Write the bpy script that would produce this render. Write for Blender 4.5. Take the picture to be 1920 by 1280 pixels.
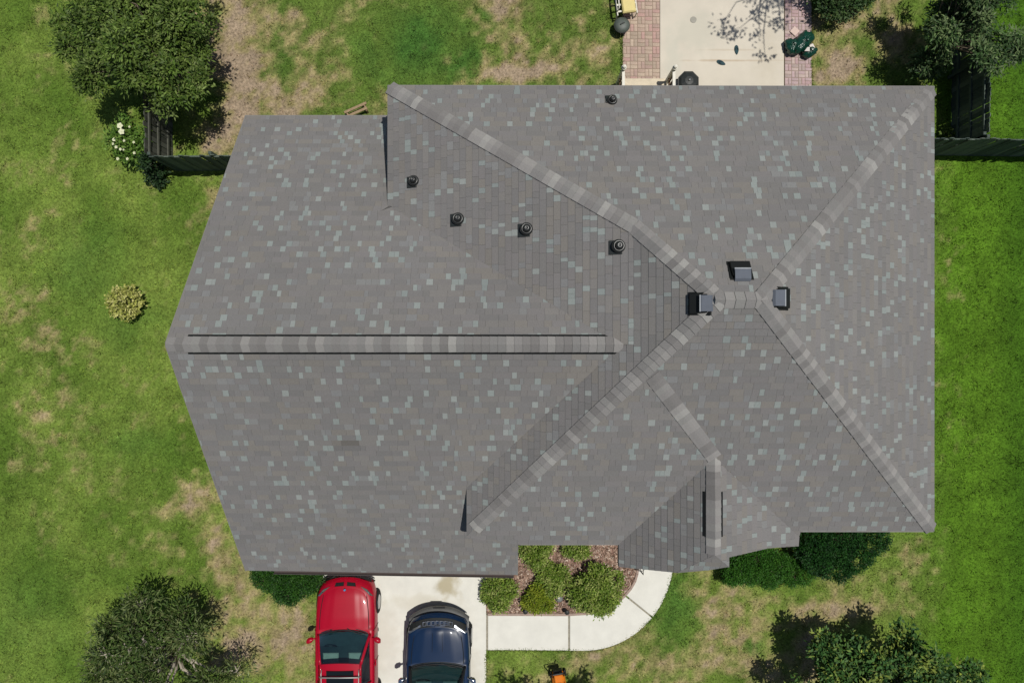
import bpy, math, random
import numpy as np
from mathutils import Vector, Matrix

# ------------------------------------------------------------------ clear, camera, sky, sun
for o in list(bpy.data.objects):
    bpy.data.objects.remove(o)
SC = bpy.context.scene
COL = SC.collection
CAM_H = 22.0            # drone height
FPX = 1330.0            # focal length in pixels of a 1920 px wide frame
cam = bpy.data.cameras.new('camera')
cam.sensor_width = 36.0
cam.lens = FPX / 1920.0 * 36.0
cam.clip_end = 2000.0
cam_ob = bpy.data.objects.new('camera', cam)
cam_ob.location = (0, 0, CAM_H)
COL.objects.link(cam_ob)
SC.camera = cam_ob

SUN_V = Vector((0.25, 0.09, 1.0)).normalized()      # towards the sun
elev = math.asin(SUN_V.z)
azim = math.atan2(SUN_V.x, SUN_V.y)
world = bpy.data.worlds.new('World')
SC.world = world
world.use_nodes = True
wn = world.node_tree
for n in list(wn.nodes):
    wn.nodes.remove(n)
sky = wn.nodes.new('ShaderNodeTexSky')
sky.sky_type = 'NISHITA'
sky.sun_disc = False
sky.sun_elevation = elev
sky.sun_rotation = azim
bg = wn.nodes.new('ShaderNodeBackground')
bg.inputs['Strength'].default_value = 0.055
wo = wn.nodes.new('ShaderNodeOutputWorld')
wn.links.new(sky.outputs[0], bg.inputs['Color'])
wn.links.new(bg.outputs[0], wo.inputs['Surface'])
sun = bpy.data.lights.new('sun', 'SUN')
sun.energy = 3.8
sun.angle = math.radians(0.53)
sun.color = (1.0, 0.965, 0.90)
sun_ob = bpy.data.objects.new('sun', sun)
sun_ob.rotation_euler = SUN_V.to_track_quat('Z', 'Y').to_euler()
sun_ob.location = (10, 4, 40)
COL.objects.link(sun_ob)
SC.view_settings.view_transform = 'Standard'
SC.view_settings.look = 'None'
SC.view_settings.gamma = 1.0
SC.view_settings.exposure = 0.0
SC.view_settings.use_curve_mapping = False

RNG = random.Random(11)
NR = np.random.default_rng(11)


def P(px, py, z=0.0):
    """photo pixel -> place in the world at height z"""
    d = (CAM_H - z) / FPX
    return ((px - 960.0) * d, (640.0 - py) * d, z)


def lin(r, g, b):
    out = []
    for c in (r, g, b):
        c /= 255.0
        out.append(c / 12.92 if c <= 0.04045 else ((c + 0.055) / 1.055) ** 2.4)
    return tuple(out)


def alb(r, g, b, k=1.30):
    """albedo of a sunlit surface that shows as this sRGB colour"""
    return tuple(min(0.9, c / k) for c in lin(r, g, b))


# ------------------------------------------------------------------ mesh helpers
class MB:
    def __init__(self):
        self.v, self.f, self.c = [], [], []

    def face(self, pts, col=None):
        n = len(self.v)
        self.v.extend([tuple(p) for p in pts])
        self.f.append(tuple(range(n, n + len(pts))))
        self.c.append(col)

    def raw(self, verts, faces, col=None):
        n = len(self.v)
        self.v.extend([tuple(p) for p in verts])
        for f in faces:
            self.f.append(tuple(i + n for i in f))
            self.c.append(col)

    def box(self, c, s, rz=0.0, col=None, M=None):
        x, y, z = s[0] / 2, s[1] / 2, s[2] / 2
        vs = [(-x, -y, -z), (x, -y, -z), (x, y, -z), (-x, y, -z), (-x, -y, z), (x, -y, z), (x, y, z), (-x, y, z)]
        fs = [(0, 3, 2, 1), (4, 5, 6, 7), (0, 1, 5, 4), (1, 2, 6, 5), (2, 3, 7, 6), (3, 0, 4, 7)]
        if M is None:
            M = Matrix.Rotation(rz, 3, 'Z')
        self.raw([tuple(M @ Vector(p) + Vector(c)) for p in vs], fs, col)

    def bbox(self, c, s, b=0.01, rz=0.0, col=None, M=None):
        """box with its top edges chamfered"""
        x, y, z = s[0] / 2, s[1] / 2, s[2] / 2
        vs = [(-x, -y, -z), (x, -y, -z), (x, y, -z), (-x, y, -z),
              (-x, -y, z - b), (x, -y, z - b), (x, y, z - b), (-x, y, z - b),
              (-x + b, -y + b, z), (x - b, -y + b, z), (x - b, y - b, z), (-x + b, y - b, z)]
        fs = [(0, 3, 2, 1), (8, 9, 10, 11)]
        for i in range(4):
            j = (i + 1) % 4
            fs.append((i, j, 4 + j, 4 + i))
            fs.append((4 + i, 4 + j, 8 + j, 8 + i))
        if M is None:
            M = Matrix.Rotation(rz, 3, 'Z')
        self.raw([tuple(M @ Vector(p) + Vector(c)) for p in vs], fs, col)

    def tube(self, pts, rad, n=8, col=None, cap=True):
        pts = [Vector(p) for p in pts]
        if not isinstance(rad, (list, tuple)):
            rad = [rad] * len(pts)
        vs, fs = [], []
        prev = None
        for i, p in enumerate(pts):
            if i == 0:
                d = pts[1] - pts[0]
            elif i == len(pts) - 1:
                d = pts[-1] - pts[-2]
            else:
                d = pts[i + 1] - pts[i - 1]
            d = d.normalized()
            if prev is None:
                a = d.cross(Vector((0, 0, 1)))
                if a.length < 1e-3:
                    a = d.cross(Vector((1, 0, 0)))
            else:
                a = prev - d * prev.dot(d)
            a.normalize()
            prev = a
            b = d.cross(a)
            for k in range(n):
                t = 2 * math.pi * k / n
                vs.append(tuple(p + (a * math.cos(t) + b * math.sin(t)) * rad[i]))
        for i in range(len(pts) - 1):
            for k in range(n):
                k2 = (k + 1) % n
                fs.append((i * n + k, i * n + k2, (i + 1) * n + k2, (i + 1) * n + k))
        if cap:
            fs.append(tuple(range(n - 1, -1, -1)))
            fs.append(tuple((len(pts) - 1) * n + k for k in range(n)))
        self.raw(vs, fs, col)

    def lathe(self, prof, c=(0, 0, 0), n=20, M=None, col=None):
        """prof: list of (radius, height)"""
        vs, fs = [], []
        for r, z in prof:
            for k in range(n):
                t = 2 * math.pi * k / n
                p = Vector((r * math.cos(t), r * math.sin(t), z))
                if M is not None:
                    p = M @ p
                vs.append(tuple(p + Vector(c)))
        for i in range(len(prof) - 1):
            for k in range(n):
                k2 = (k + 1) % n
                fs.append((i * n + k, i * n + k2, (i + 1) * n + k2, (i + 1) * n + k))
        fs.append(tuple(range(n - 1, -1, -1)))
        fs.append(tuple((len(prof) - 1) * n + k for k in range(n)))
        self.raw(vs, fs, col)

    def prism(self, poly, z0, z1, col=None):
        """poly: plan outline, counter-clockwise"""
        n = len(poly)
        a = sum(poly[i][0] * poly[(i + 1) % n][1] - poly[(i + 1) % n][0] * poly[i][1] for i in range(n))
        if a < 0:
            poly = poly[::-1]
        vs = [(p[0], p[1], z0) for p in poly] + [(p[0], p[1], z1) for p in poly]
        fs = [tuple(range(n - 1, -1, -1)), tuple(range(n, 2 * n))]
        for i in range(n):
            j = (i + 1) % n
            fs.append((i, j, n + j, n + i))
        self.raw(vs, fs, col)

    def grid(self, rows, col=None):
        n = len(rows[0])
        vs = [p for r in rows for p in r]
        fs = []
        for i in range(len(rows) - 1):
            for k in range(n - 1):
                fs.append((i * n + k, i * n + k + 1, (i + 1) * n + k + 1, (i + 1) * n + k))
        self.raw(vs, fs, col)

    def build(self, name, mat, parent=None, smooth=False, loc=None, subsurf=0):
        me = bpy.data.meshes.new(name)
        me.from_pydata(self.v, [], self.f)
        if any(c is not None for c in self.c):
            at = me.color_attributes.new('Col', 'FLOAT_COLOR', 'CORNER')
            buf = []
            for f, c in zip(self.f, self.c):
                c = c or (0.2, 0.2, 0.2)
                buf.extend((c[0], c[1], c[2], 1.0) * len(f))
            at.data.foreach_set('color', buf)
        if smooth:
            me.polygons.foreach_set('use_smooth', [True] * len(me.polygons))
        me.materials.append(mat)
        me.update()
        o = bpy.data.objects.new(name, me)
        COL.objects.link(o)
        if parent is not None:
            o.parent = parent
        if loc is not None:
            o.location = loc
        if subsurf:
            m = o.modifiers.new('subd', 'SUBSURF')
            m.levels = subsurf
            m.render_levels = subsurf
        return o


def np_mesh(name, verts, nper, mat, cols=None, parent=None, smooth=False):
    """verts (n*nper,3): n separate polygons of nper corners; cols (n,3)"""
    nv = len(verts)
    n = nv // nper
    me = bpy.data.meshes.new(name)
    me.vertices.add(nv)
    me.vertices.foreach_set('co', np.asarray(verts, dtype=np.float32).ravel())
    me.loops.add(nv)
    me.loops.foreach_set('vertex_index', np.arange(nv, dtype=np.int32))
    me.polygons.add(n)
    me.polygons.foreach_set('loop_start', np.arange(0, nv, nper, dtype=np.int32))
    try:
        me.polygons.foreach_set('loop_total', np.full(n, nper, dtype=np.int32))
    except Exception:
        pass
    me.update(calc_edges=True)
    if cols is not None:
        at = me.color_attributes.new('Col', 'FLOAT_COLOR', 'CORNER')
        c = np.ones((n, 4), dtype=np.float32)
        c[:, :3] = cols
        at.data.foreach_set('color', np.repeat(c, nper, axis=0).ravel())
    me.materials.append(mat)
    me.validate()
    o = bpy.data.objects.new(name, me)
    COL.objects.link(o)
    if parent is not None:
        o.parent = parent
    return o


def empty(name, loc=(0, 0, 0), rz=0.0):
    o = bpy.data.objects.new(name, None)
    o.empty_display_size = 0.2
    o.location = loc
    o.rotation_euler = (0, 0, rz)
    COL.objects.link(o)
    return o


def tag(o, label=None, cat=None, group=None, kind=None):
    if label:
        o['label'] = label
    if cat:
        o['category'] = cat
    if group:
        o['group'] = group
    if kind:
        o['kind'] = kind
    return o


# ------------------------------------------------------------------ materials
MATS = {}


def mat(name, col=(0.5, 0.5, 0.5), rough=0.8, var=0.12, scale=6.0, bump=0.0, bscale=40.0, metal=0.0,
        attr=False, coat=0.0, spec=0.3, detail=4.0, world_pos=False):
    m = bpy.data.materials.new(name)
    m.use_nodes = True
    nt = m.node_tree
    b = nt.nodes['Principled BSDF']
    b.inputs['Roughness'].default_value = rough
    b.inputs['Metallic'].default_value = metal
    b.inputs['Specular IOR Level'].default_value = spec
    b.inputs['Coat Weight'].default_value = coat
    b.inputs['Coat Roughness'].default_value = 0.06
    if world_pos:
        geo = nt.nodes.new('ShaderNodeNewGeometry')
        vec = geo.outputs['Position']
    else:
        tc = nt.nodes.new('ShaderNodeTexCoord')
        vec = tc.outputs['Object']
    if attr:
        a = nt.nodes.new('ShaderNodeVertexColor')
        a.layer_name = 'Col'
        src = a.outputs['Color']
    else:
        a = nt.nodes.new('ShaderNodeRGB')
        a.outputs[0].default_value = (*col, 1)
        src = a.outputs[0]
    if var > 0:
        nz = nt.nodes.new('ShaderNodeTexNoise')
        nz.inputs['Scale'].default_value = scale
        nz.inputs['Detail'].default_value = detail
        nz.inputs['Roughness'].default_value = 0.62
        nt.links.new(vec, nz.inputs['Vector'])
        mr = nt.nodes.new('ShaderNodeMapRange')
        mr.inputs['From Min'].default_value = 0.28
        mr.inputs['From Max'].default_value = 0.72
        mr.inputs['To Min'].default_value = 1 - var
        mr.inputs['To Max'].default_value = 1 + var
        nt.links.new(nz.outputs['Fac'], mr.inputs['Value'])
        mx = nt.nodes.new('ShaderNodeVectorMath')
        mx.operation = 'SCALE'
        nt.links.new(src, mx.inputs[0])
        nt.links.new(mr.outputs[0], mx.inputs['Scale'])
        src = mx.outputs[0]
    nt.links.new(src, b.inputs['Base Color'])
    if bump > 0:
        nb = nt.nodes.new('ShaderNodeTexNoise')
        nb.inputs['Scale'].default_value = bscale
        nb.inputs['Detail'].default_value = 5.0
        nt.links.new(vec, nb.inputs['Vector'])
        bp = nt.nodes.new('ShaderNodeBump')
        bp.inputs['Strength'].default_value = bump
        bp.inputs['Distance'].default_value = 0.02
        nt.links.new(nb.outputs['Fac'], bp.inputs['Height'])
        nt.links.new(bp.outputs[0], b.inputs['Normal'])
    MATS[name] = m
    return m


def leaf_mat(name, rough=0.55, trans=0.22):
    m = mat(name, attr=True, rough=rough, var=0.0, spec=0.2)
    nt = m.node_tree
    b = nt.nodes['Principled BSDF']
    out = nt.nodes['Material Output']
    src = b.inputs['Base Color'].links[0].from_socket
    t = nt.nodes.new('ShaderNodeBsdfTranslucent')
    nt.links.new(src, t.inputs['Color'])
    mx = nt.nodes.new('ShaderNodeMixShader')
    mx.inputs[0].default_value = trans
    nt.links.new(b.outputs[0], mx.inputs[1])
    nt.links.new(t.outputs[0], mx.inputs[2])
    nt.links.new(mx.outputs[0], out.inputs['Surface'])
    return m


def glass_mat(name, tint, gloss=0.04):
    m = bpy.data.materials.new(name)
    m.use_nodes = True
    nt = m.node_tree
    for n in list(nt.nodes):
        nt.nodes.remove(n)
    out = nt.nodes.new('ShaderNodeOutputMaterial')
    tr = nt.nodes.new('ShaderNodeBsdfTransparent')
    tr.inputs[0].default_value = (*tint, 1)
    gl = nt.nodes.new('ShaderNodeBsdfGlossy')
    gl.inputs['Roughness'].default_value = gloss
    fr = nt.nodes.new('ShaderNodeFresnel')
    fr.inputs['IOR'].default_value = 1.9
    mx = nt.nodes.new('ShaderNodeMixShader')
    nt.links.new(fr.outputs[0], mx.inputs[0])
    nt.links.new(tr.outputs[0], mx.inputs[1])
    nt.links.new(gl.outputs[0], mx.inputs[2])
    nt.links.new(mx.outputs[0], out.inputs['Surface'])
    MATS[name] = m
    return m


# ------------------------------------------------------------------ numpy noise for the lawn
LATTICE = {}


def vnoise(x, y, seed):
    if seed not in LATTICE:
        LATTICE[seed] = np.random.default_rng(seed).random((257, 257))
    g = LATTICE[seed]
    xi = np.floor(x).astype(int)
    yi = np.floor(y).astype(int)
    fx = x - xi
    fy = y - yi
    fx = fx * fx * (3 - 2 * fx)
    fy = fy * fy * (3 - 2 * fy)
    x0, x1, y0, y1 = xi % 256, (xi + 1) % 256, yi % 256, (yi + 1) % 256
    return (g[x0, y0] * (1 - fx) + g[x1, y0] * fx) * (1 - fy) + (g[x0, y1] * (1 - fx) + g[x1, y1] * fx) * fy


def fbm(x, y, s, seed, octv=4):
    a, t, out = 1.0, 0.0, 0.0
    for k in range(octv):
        out = out + a * vnoise(x * s + 17.3 * k, y * s + 9.1 * k, seed + k)
        t += a
        a *= 0.55
        s *= 2.03
    return out / t


def sstep(a, b, x):
    t = np.clip((x - a) / (b - a), 0, 1)
    return t * t * (3 - 2 * t)


def in_poly(x, y, poly):
    r = np.zeros(np.shape(x), bool)
    n = len(poly)
    for i in range(n):
        x1, y1 = poly[i][:2]
        x2, y2 = poly[(i + 1) % n][:2]
        if y1 == y2:
            continue
        c = ((y1 > y) != (y2 > y)) & (x < (x2 - x1) * (y - y1) / (y2 - y1) + x1)
        r ^= c
    return r

# ------------------------------------------------------------------ lawn colour fields
BLOBS = [  # photo x, y, radius x, radius y, dryness
    (440, 130, 60, 190, 0.75), (520, 180, 80, 90, 0.55), (560, 60, 40, 60, 0.3), (620, 120, 30, 110, 0.2), (960, 30, 45, 60, 0.75), (905, 75, 40, 45, 0.5),
    (955, 140, 50, 22, 0.85), (1030, 130, 45, 26, 0.55), (1095, 125, 40, 40, 0.3), (720, 30, 60, 30, 0.35), (520, 40, 40, 40, 0.35),
    (1590, 110, 45, 70, 0.65), (1545, 150, 40, 25, 0.5), (1680, 40, 50, 60, 0.4), (800, 60, 30, 40, 0.2),
    (390, 250, 45, 45, 0.75), (345, 285, 60, 18, 0.35),
    (80, 660, 60, 50, 0.32), (40, 740, 60, 60, 0.30), (60, 440, 60, 40, 0.3), (30, 560, 40, 60, 0.3), (110, 320, 60, 60, 0.25), (60, 860, 50, 40, 0.3),
    (350, 960, 75, 45, 0.7), (410, 1010, 50, 80, 0.65), (450, 1090, 80, 80, 0.5), (480, 1190, 140, 120, 0.52), (390, 1080, 90, 80, 0.4), (340, 1050, 80, 60, 0.35), (560, 1230, 60, 90, 0.45),
    (390, 400, 40, 70, 0.3), (360, 470, 40, 50, 0.2),
    (1390, 1190, 80, 60, 0.75), (1540, 1135, 110, 55, 0.7), (1300, 1230, 120, 70, 0.45), (1430, 1110, 120, 40, 0.5), (1660, 1110, 70, 70, 0.38),
    (1340, 1180, 120, 110, 0.35), (1010, 1250, 110, 50, 0.3), (1180, 1245, 110, 50, 0.35), (1500, 1250, 160, 80, 0.6), (1290, 1130, 60, 60, 0.3), (1400, 1150, 160, 60, 0.55), (1240, 1250, 160, 50, 0.45), (1700, 1120, 60, 80, 0.4), (1720, 1080, 50, 80, 0.25), (1690, 1210, 60, 60, 0.25),
    (1785, 480, 28, 120, 0.3), (1785, 800, 28, 200, 0.3), (1780, 1010, 30, 80, 0.2),
]
LUSH = [(800, 80, 60, 60, 0.8), (860, 110, 40, 30, 0.7), (930, 30, 25, 25, 0.7), (700, 110, 60, 30, 0.4), (1270, 1140, 40, 70, 0.6), (1400, 1215, 25, 25, 0.7), (170, 500, 60, 70, 0.35),
        (250, 600, 60, 40, 0.3), (60, 1150, 80, 120, 0.25), (250, 830, 60, 40, 0.3), (520, 100, 30, 60, 0.3)]


def lawn_fields(x, y):
    px = 960 + x * 60.45
    py = 640 - y * 60.45
    wx = px + (fbm(x, y, 0.9, 5) - 0.5) * 110
    wy = py + (fbm(x, y, 0.9, 55) - 0.5) * 110
    dry = np.zeros_like(x)
    for bx, by, rx, ry, s in BLOBS:
        dry = np.maximum(dry, s * np.exp(-(((wx - bx) / rx) ** 2 + ((wy - by) / ry) ** 2) * 0.75))
    lush = np.zeros_like(x)
    for bx, by, rx, ry, s in LUSH:
        lush = np.maximum(lush, s * np.exp(-(((wx - bx) / rx) ** 2 + ((wy - by) / ry) ** 2)))
    right = sstep(1690, 1800, wx)
    top = (1 - sstep(180, 330, py)) * sstep(390, 470, wx) * (1 - right)
    n1 = fbm(x, y, 1.3, 101, 5)
    n2 = fbm(x, y, 4.5, 202, 4)
    n3 = fbm(x, y, 0.35, 303, 4)
    base = 0.10 + 0.14 * top - 0.22 * right
    d = base + dry * 0.95 + (n1 - 0.5) * (0.7 + 0.4 * top) + (n2 - 0.5) * 0.85 + (n3 - 0.5) * 0.4 - 0.5 * lush
    d = sstep(0.08, 1.0, d)
    return d, lush, right, top, n1, n2, n3


G_MID = np.array(alb(100, 126, 48))
G_LIGHT = np.array(alb(138, 156, 74))
G_DARK = np.array(alb(72, 102, 34))
G_RIGHT = np.array(alb(86, 122, 32))
G_RDARK = np.array(alb(48, 88, 20))
G_TOP = np.array(alb(92, 116, 50))
G_LUSH = np.array(alb(62, 106, 44))
D_STRAW = np.array(alb(156, 144, 100))
D_DIRT = np.array(alb(160, 142, 120))


def lawn_colour(x, y):
    d, lush, right, top, n1, n2, n3 = lawn_fields(x, y)
    m = fbm(x, y, 0.55, 404, 4)
    stripe = 0.5 + 0.5 * np.sin((x * 0.92 + y * 0.30) * 2.6 + 2.2 * fbm(x, y, 0.3, 707))
    k = np.clip(sstep(0.30, 0.70, m) * 0.68 + 0.32 * stripe, 0, 1)[..., None]
    g = G_DARK * (1 - k) + G_LIGHT * k
    g = 0.45 * g + 0.55 * (G_MID * (0.8 + 0.4 * n2[..., None]))
    r = G_RIGHT * (0.84 + 0.30 * sstep(0.25, 0.75, n1)[..., None])
    pxx = (960 + x * 60.45)[..., None]
    r = r * (1 - 0.5 * sstep(1840, 1930, pxx)) + G_RDARK * 0.5 * sstep(1840, 1930, pxx)
    g = g * (1 - right[..., None]) + r * right[..., None]
    t = G_TOP * (0.75 + 0.5 * n2[..., None])
    g = g * (1 - 0.7 * top[..., None]) + t * 0.7 * top[..., None]
    l = np.clip(lush, 0, 1)[..., None]
    g = g * (1 - l) + G_LUSH * (0.75 + 0.5 * n2[..., None]) * l
    s = sstep(0.0, 0.75, d)[..., None]
    q = sstep(0.55, 1.0, d)[..., None]
    c = g * (1 - s) + D_STRAW * (0.8 + 0.4 * n2[..., None]) * s
    c = c * (1 - q) + D_DIRT * (0.85 + 0.3 * n1[..., None]) * q
    f1 = fbm(x, y, 3.2, 811, 3)[..., None]
    f2 = fbm(x, y, 9.0, 822, 3)[..., None]
    c = c * (0.60 + 0.38 * f1 + 0.42 * f2)
    return c, d


xs = np.concatenate([[-400, -150, -60, -30], np.arange(-19, 19.01, 0.11), [30, 60, 150, 400]])
ys = np.concatenate([[-400, -150, -60, -25], np.arange(-14, 14.01, 0.11), [25, 60, 150, 400]])
GX, GY = np.meshgrid(xs, ys)
gz = (fbm(GX, GY, 1.2, 900, 3) - 0.5) * 0.05 - 0.02
gz = np.where((abs(GX) > 18) | (abs(GY) > 13), -0.02, gz)
gc, gd = lawn_colour(GX, GY)
me = bpy.data.meshes.new('ground')
ny, nx = GX.shape
co = np.stack([GX, GY, gz], -1).reshape(-1, 3)
idx = np.arange(ny * nx).reshape(ny, nx)
quads = np.stack([idx[:-1, :-1], idx[:-1, 1:], idx[1:, 1:], idx[1:, :-1]], -1).reshape(-1, 4)
me.vertices.add(len(co))
me.vertices.foreach_set('co', co.astype(np.float32).ravel())
me.loops.add(quads.size)
me.loops.foreach_set('vertex_index', quads.astype(np.int32).ravel())
me.polygons.add(len(quads))
me.polygons.foreach_set('loop_start', np.arange(0, quads.size, 4, dtype=np.int32))
me.update(calc_edges=True)
at = me.color_attributes.new('Col', 'FLOAT_COLOR', 'POINT')
cc = np.ones((len(co), 4), np.float32)
cc[:, :3] = gc.reshape(-1, 3)
at.data.foreach_set('color', cc.ravel())
me.polygons.foreach_set('use_smooth', np.ones(len(quads), bool))
M_LAWN = mat('lawn_soil', attr=True, rough=0.95, var=0.50, scale=15.0, detail=8.0, bump=0.9, bscale=26.0, spec=0.1)
me.materials.append(M_LAWN)
ground = bpy.data.objects.new('ground', me)
COL.objects.link(ground)
tag(ground, kind='structure')

# ------------------------------------------------------------------ hard surfaces (outlines on the ground)
def G(px, py):
    return P(px, py, 0.0)[:2]


DRIVE = [G(604, 1030), G(911, 1000), G(913, 1500), G(590, 1500)]
# walkway: outer and inner curve
def arc(cx, cy, rx, ry, a0, a1, n):
    return [(cx + rx * math.cos(math.radians(a0 + (a1 - a0) * i / n)), cy + ry * math.sin(math.radians(a0 + (a1 - a0) * i / n))) for i in range(n + 1)]


outer_px = arc(1095, 1040, 168, 178, 90, -8, 26)      # photo pixels, y grows downwards
inner_px = [(1070, 1152), (1110, 1150), (1140, 1141), (1158, 1130), (1172, 1117), (1183, 1104), (1191, 1090), (1196, 1075), (1198, 1060), (1200, 1040), (1200, 1018)]
WALK1 = [G(915, 1152.5), G(1065, 1153.0), G(1065, 1217.5), G(915, 1216.5)]
i_split = 14


def closest_inner(t):
    f = t * (len(inner_px) - 1)
    i = min(int(f), len(inner_px) - 2)
    a, b = inner_px[i], inner_px[i + 1]
    return (a[0] + (b[0] - a[0]) * (f - i), a[1] + (b[1] - a[1]) * (f - i))


out_a = [p for p in outer_px if True]
W2_out = [(1068.5, 1217.8)] + out_a[:i_split]
W2_in = [(1068.5, 1153.0)] + inner_px[1:5]
WALK2 = [G(*p) for p in W2_out] + [G(*p) for p in reversed(W2_in)]
W3_out = [(out_a[i_split - 1][0] + 2, out_a[i_split - 1][1] - 2.0)] + out_a[i_split:]
W3_in = [(inner_px[4][0] + 2, inner_px[4][1] - 2.5)] + inner_px[5:]
WALK3 = [G(*p) for p in W3_out] + [G(*p) for p in reversed(W3_in)]
BED = [G(913, 990), G(913, 1149), G(1068, 1150), G(1110, 1147), G(1140, 1138), G(1158, 1127), G(1172, 1114), G(1183, 1101), G(1190, 1088), G(1194, 1075), G(1196, 1060), G(1197, 990)]
PATIO = [G(1237, -60), G(1469, -60), G(1469, 200), G(1237, 200)]
PAVE_L = [G(1167, -60), G(1237, -60), G(1237, 200), G(1167, 200)]
PAVE_R = [G(1470.5, -60), G(1521, -60), G(1521, 200), G(1470.5, 200)]

M_CONC = mat('concrete', alb(236, 234, 224, 1.34), rough=0.9, var=0.07, scale=2.2, bump=0.12, bscale=90, detail=8, spec=0.2)
M_CONC_PATIO = mat('patio_concrete', alb(226, 217, 200, 1.36), rough=0.9, var=0.07, scale=1.1, bump=0.12, bscale=90, detail=8, spec=0.2)


def add_stain(m, spots):
    """soft brownish oil and rust marks soaked into the slab, spots: (x, y, rx, ry, colour, strength)"""
    nt = m.node_tree
    b = nt.nodes['Principled BSDF']
    src = b.inputs['Base Color'].links[0].from_socket
    geo = nt.nodes.new('ShaderNodeNewGeometry')
    nz = nt.nodes.new('ShaderNodeTexNoise')
    nz.inputs['Scale'].default_value = 3.5
    nz.inputs['Detail'].default_value = 6
    nt.links.new(geo.outputs['Position'], nz.inputs['Vector'])
    for x, y, rx, ry, c, s in spots:
        sub = nt.nodes.new('ShaderNodeVectorMath')
        sub.operation = 'SUBTRACT'
        sub.inputs[1].default_value = (x, y, 0)
        nt.links.new(geo.outputs['Position'], sub.inputs[0])
        sc = nt.nodes.new('ShaderNodeVectorMath')
        sc.operation = 'MULTIPLY'
        sc.inputs[1].default_value = (1 / rx, 1 / ry, 0)
        nt.links.new(sub.outputs[0], sc.inputs[0])
        ln = nt.nodes.new('ShaderNodeVectorMath')
        ln.operation = 'LENGTH'
        nt.links.new(sc.outputs[0], ln.inputs[0])
        ad = nt.nodes.new('ShaderNodeMath')
        ad.operation = 'MULTIPLY_ADD'
        ad.inputs[1].default_value = 1.5
        nt.links.new(nz.outputs['Fac'], ad.inputs[0])
        nt.links.new(ln.outputs['Value'], ad.inputs[2])
        mr = nt.nodes.new('ShaderNodeMapRange')
        mr.interpolation_type = 'SMOOTHSTEP'
        mr.inputs['From Min'].default_value = 1.0
        mr.inputs['From Max'].default_value = 1.85
        mr.inputs['To Min'].default_value = s
        mr.inputs['To Max'].default_value = 0.0
        nt.links.new(ad.outputs[0], mr.inputs['Value'])
        mx = nt.nodes.new('ShaderNodeMix')
        mx.data_type = 'RGBA'
        nt.links.new(mr.outputs[0], mx.inputs['Factor'])
        nt.links.new(src, mx.inputs['A'])
        mx.inputs['B'].default_value = (*c, 1)
        src = mx.outputs['Result']
    nt.links.new(src, b.inputs['Base Color'])


gx_, gy_ = G(840, 1096)
tan_c = alb(176, 162, 124)
add_stain(M_CONC, [(gx_, gy_, 0.42, 0.52, tan_c, 0.75), (gx_ - 0.9, gy_ - 0.5, 1.3, 0.3, alb(214, 208, 190), 0.5),
                   (gx_ + 0.7, gy_ - 3.0, 0.6, 1.2, alb(212, 206, 190), 0.5), (gx_ - 2.0, gy_ - 1.6, 0.5, 1.5, alb(215, 210, 196), 0.5)])
sx_, sy_ = G(1340, 115)
add_stain(M_CONC_PATIO, [(sx_ + 0.5, sy_, 1.7, 0.045, alb(196, 176, 150), 0.7), (sx_ + 0.4, sy_ + 0.33, 1.2, 0.04, alb(205, 190, 168), 0.55),
                         (sx_ - 0.6, sy_ + 0.9, 0.9, 0.8, alb(206, 203, 186), 0.5), (sx_ + 1.6, sy_ + 0.2, 0.5, 1.4, alb(210, 200, 180), 0.5),
                         (sx_ - 1.3, sy_ - 0.2, 0.3, 1.6, alb(208, 206, 190), 0.5)])


def slab(name, poly, z1, m, parent=None, b=0.012):
    mb = MB()
    n = len(poly)
    a = sum(poly[i][0] * poly[(i + 1) % n][1] - poly[(i + 1) % n][0] * poly[i][1] for i in range(n))
    if a < 0:
        poly = poly[::-1]
    # rounded upper edge
    cx = sum(p[0] for p in poly) / n
    cy = sum(p[1] for p in poly) / n
    ins = []
    for i in range(n):
        p0, p1, p2 = Vector(poly[i - 1]), Vector(poly[i]), Vector(poly[(i + 1) % n])
        d1, d2 = (p1 - p0).normalized(), (p2 - p1).normalized()
        n1, n2 = Vector((-d1.y, d1.x)), Vector((-d2.y, d2.x))
        nn = n1 + n2
        if nn.length < 1e-6:
            nn = n1
        nn = nn / max(0.5, nn.dot(n1))
        ins.append(p1 + nn * b)
    vs = [(p[0], p[1], -0.12) for p in poly] + [(p[0], p[1], z1 - b * 0.7) for p in poly] + [(p[0], p[1], z1) for p in ins]
    fs = [tuple(range(2 * n, 3 * n))]
    for i in range(n):
        j = (i + 1) % n
        fs.append((i, j, n + j, n + i))
        fs.append((n + i, n + j, 2 * n + j, 2 * n + i))
    mb.raw(vs, fs)
    return mb.build(name, m, parent)


def split_h(poly_l, poly_r, y0, y1):
    return [(poly_l, y1), (poly_r, y1), (poly_r, y0), (poly_l, y0)]


drive = empty('driveway')
tag(drive, kind='structure')
xl, xr = G(606, 0)[0], G(911.5, 0)[0]
yb = [G(0, 1000)[1], G(0, 1296)[1], G(0, 1560)[1]]
for i in range(2):
    slab('slab', [(xl, yb[i] - (0.012 if i else 0)), (xr, yb[i] - (0.012 if i else 0)), (xr, yb[i + 1] + 0.0), (xl, yb[i + 1] + 0.0)], 0.045, M_CONC, drive)
walk = empty('walkway')
tag(walk, kind='structure')
for w in (WALK1, WALK2, WALK3):
    slab('slab', w, 0.05, M_CONC, walk)
M_JOINT = mat('joint_soil', alb(158, 152, 136), rough=0.95, var=0.3, scale=20)
mb = MB()
mb.prism([G(909, 1150.5), G(1072, 1150.5), G(1072, 1218), G(909, 1218)], -0.02, 0.026)
mb.prism([G(1140, 1160), G(1196, 1104), G(1230, 1140), G(1170, 1196)], -0.02, 0.024)
jo = mb.build('joint_filler', M_JOINT, walk)

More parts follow.
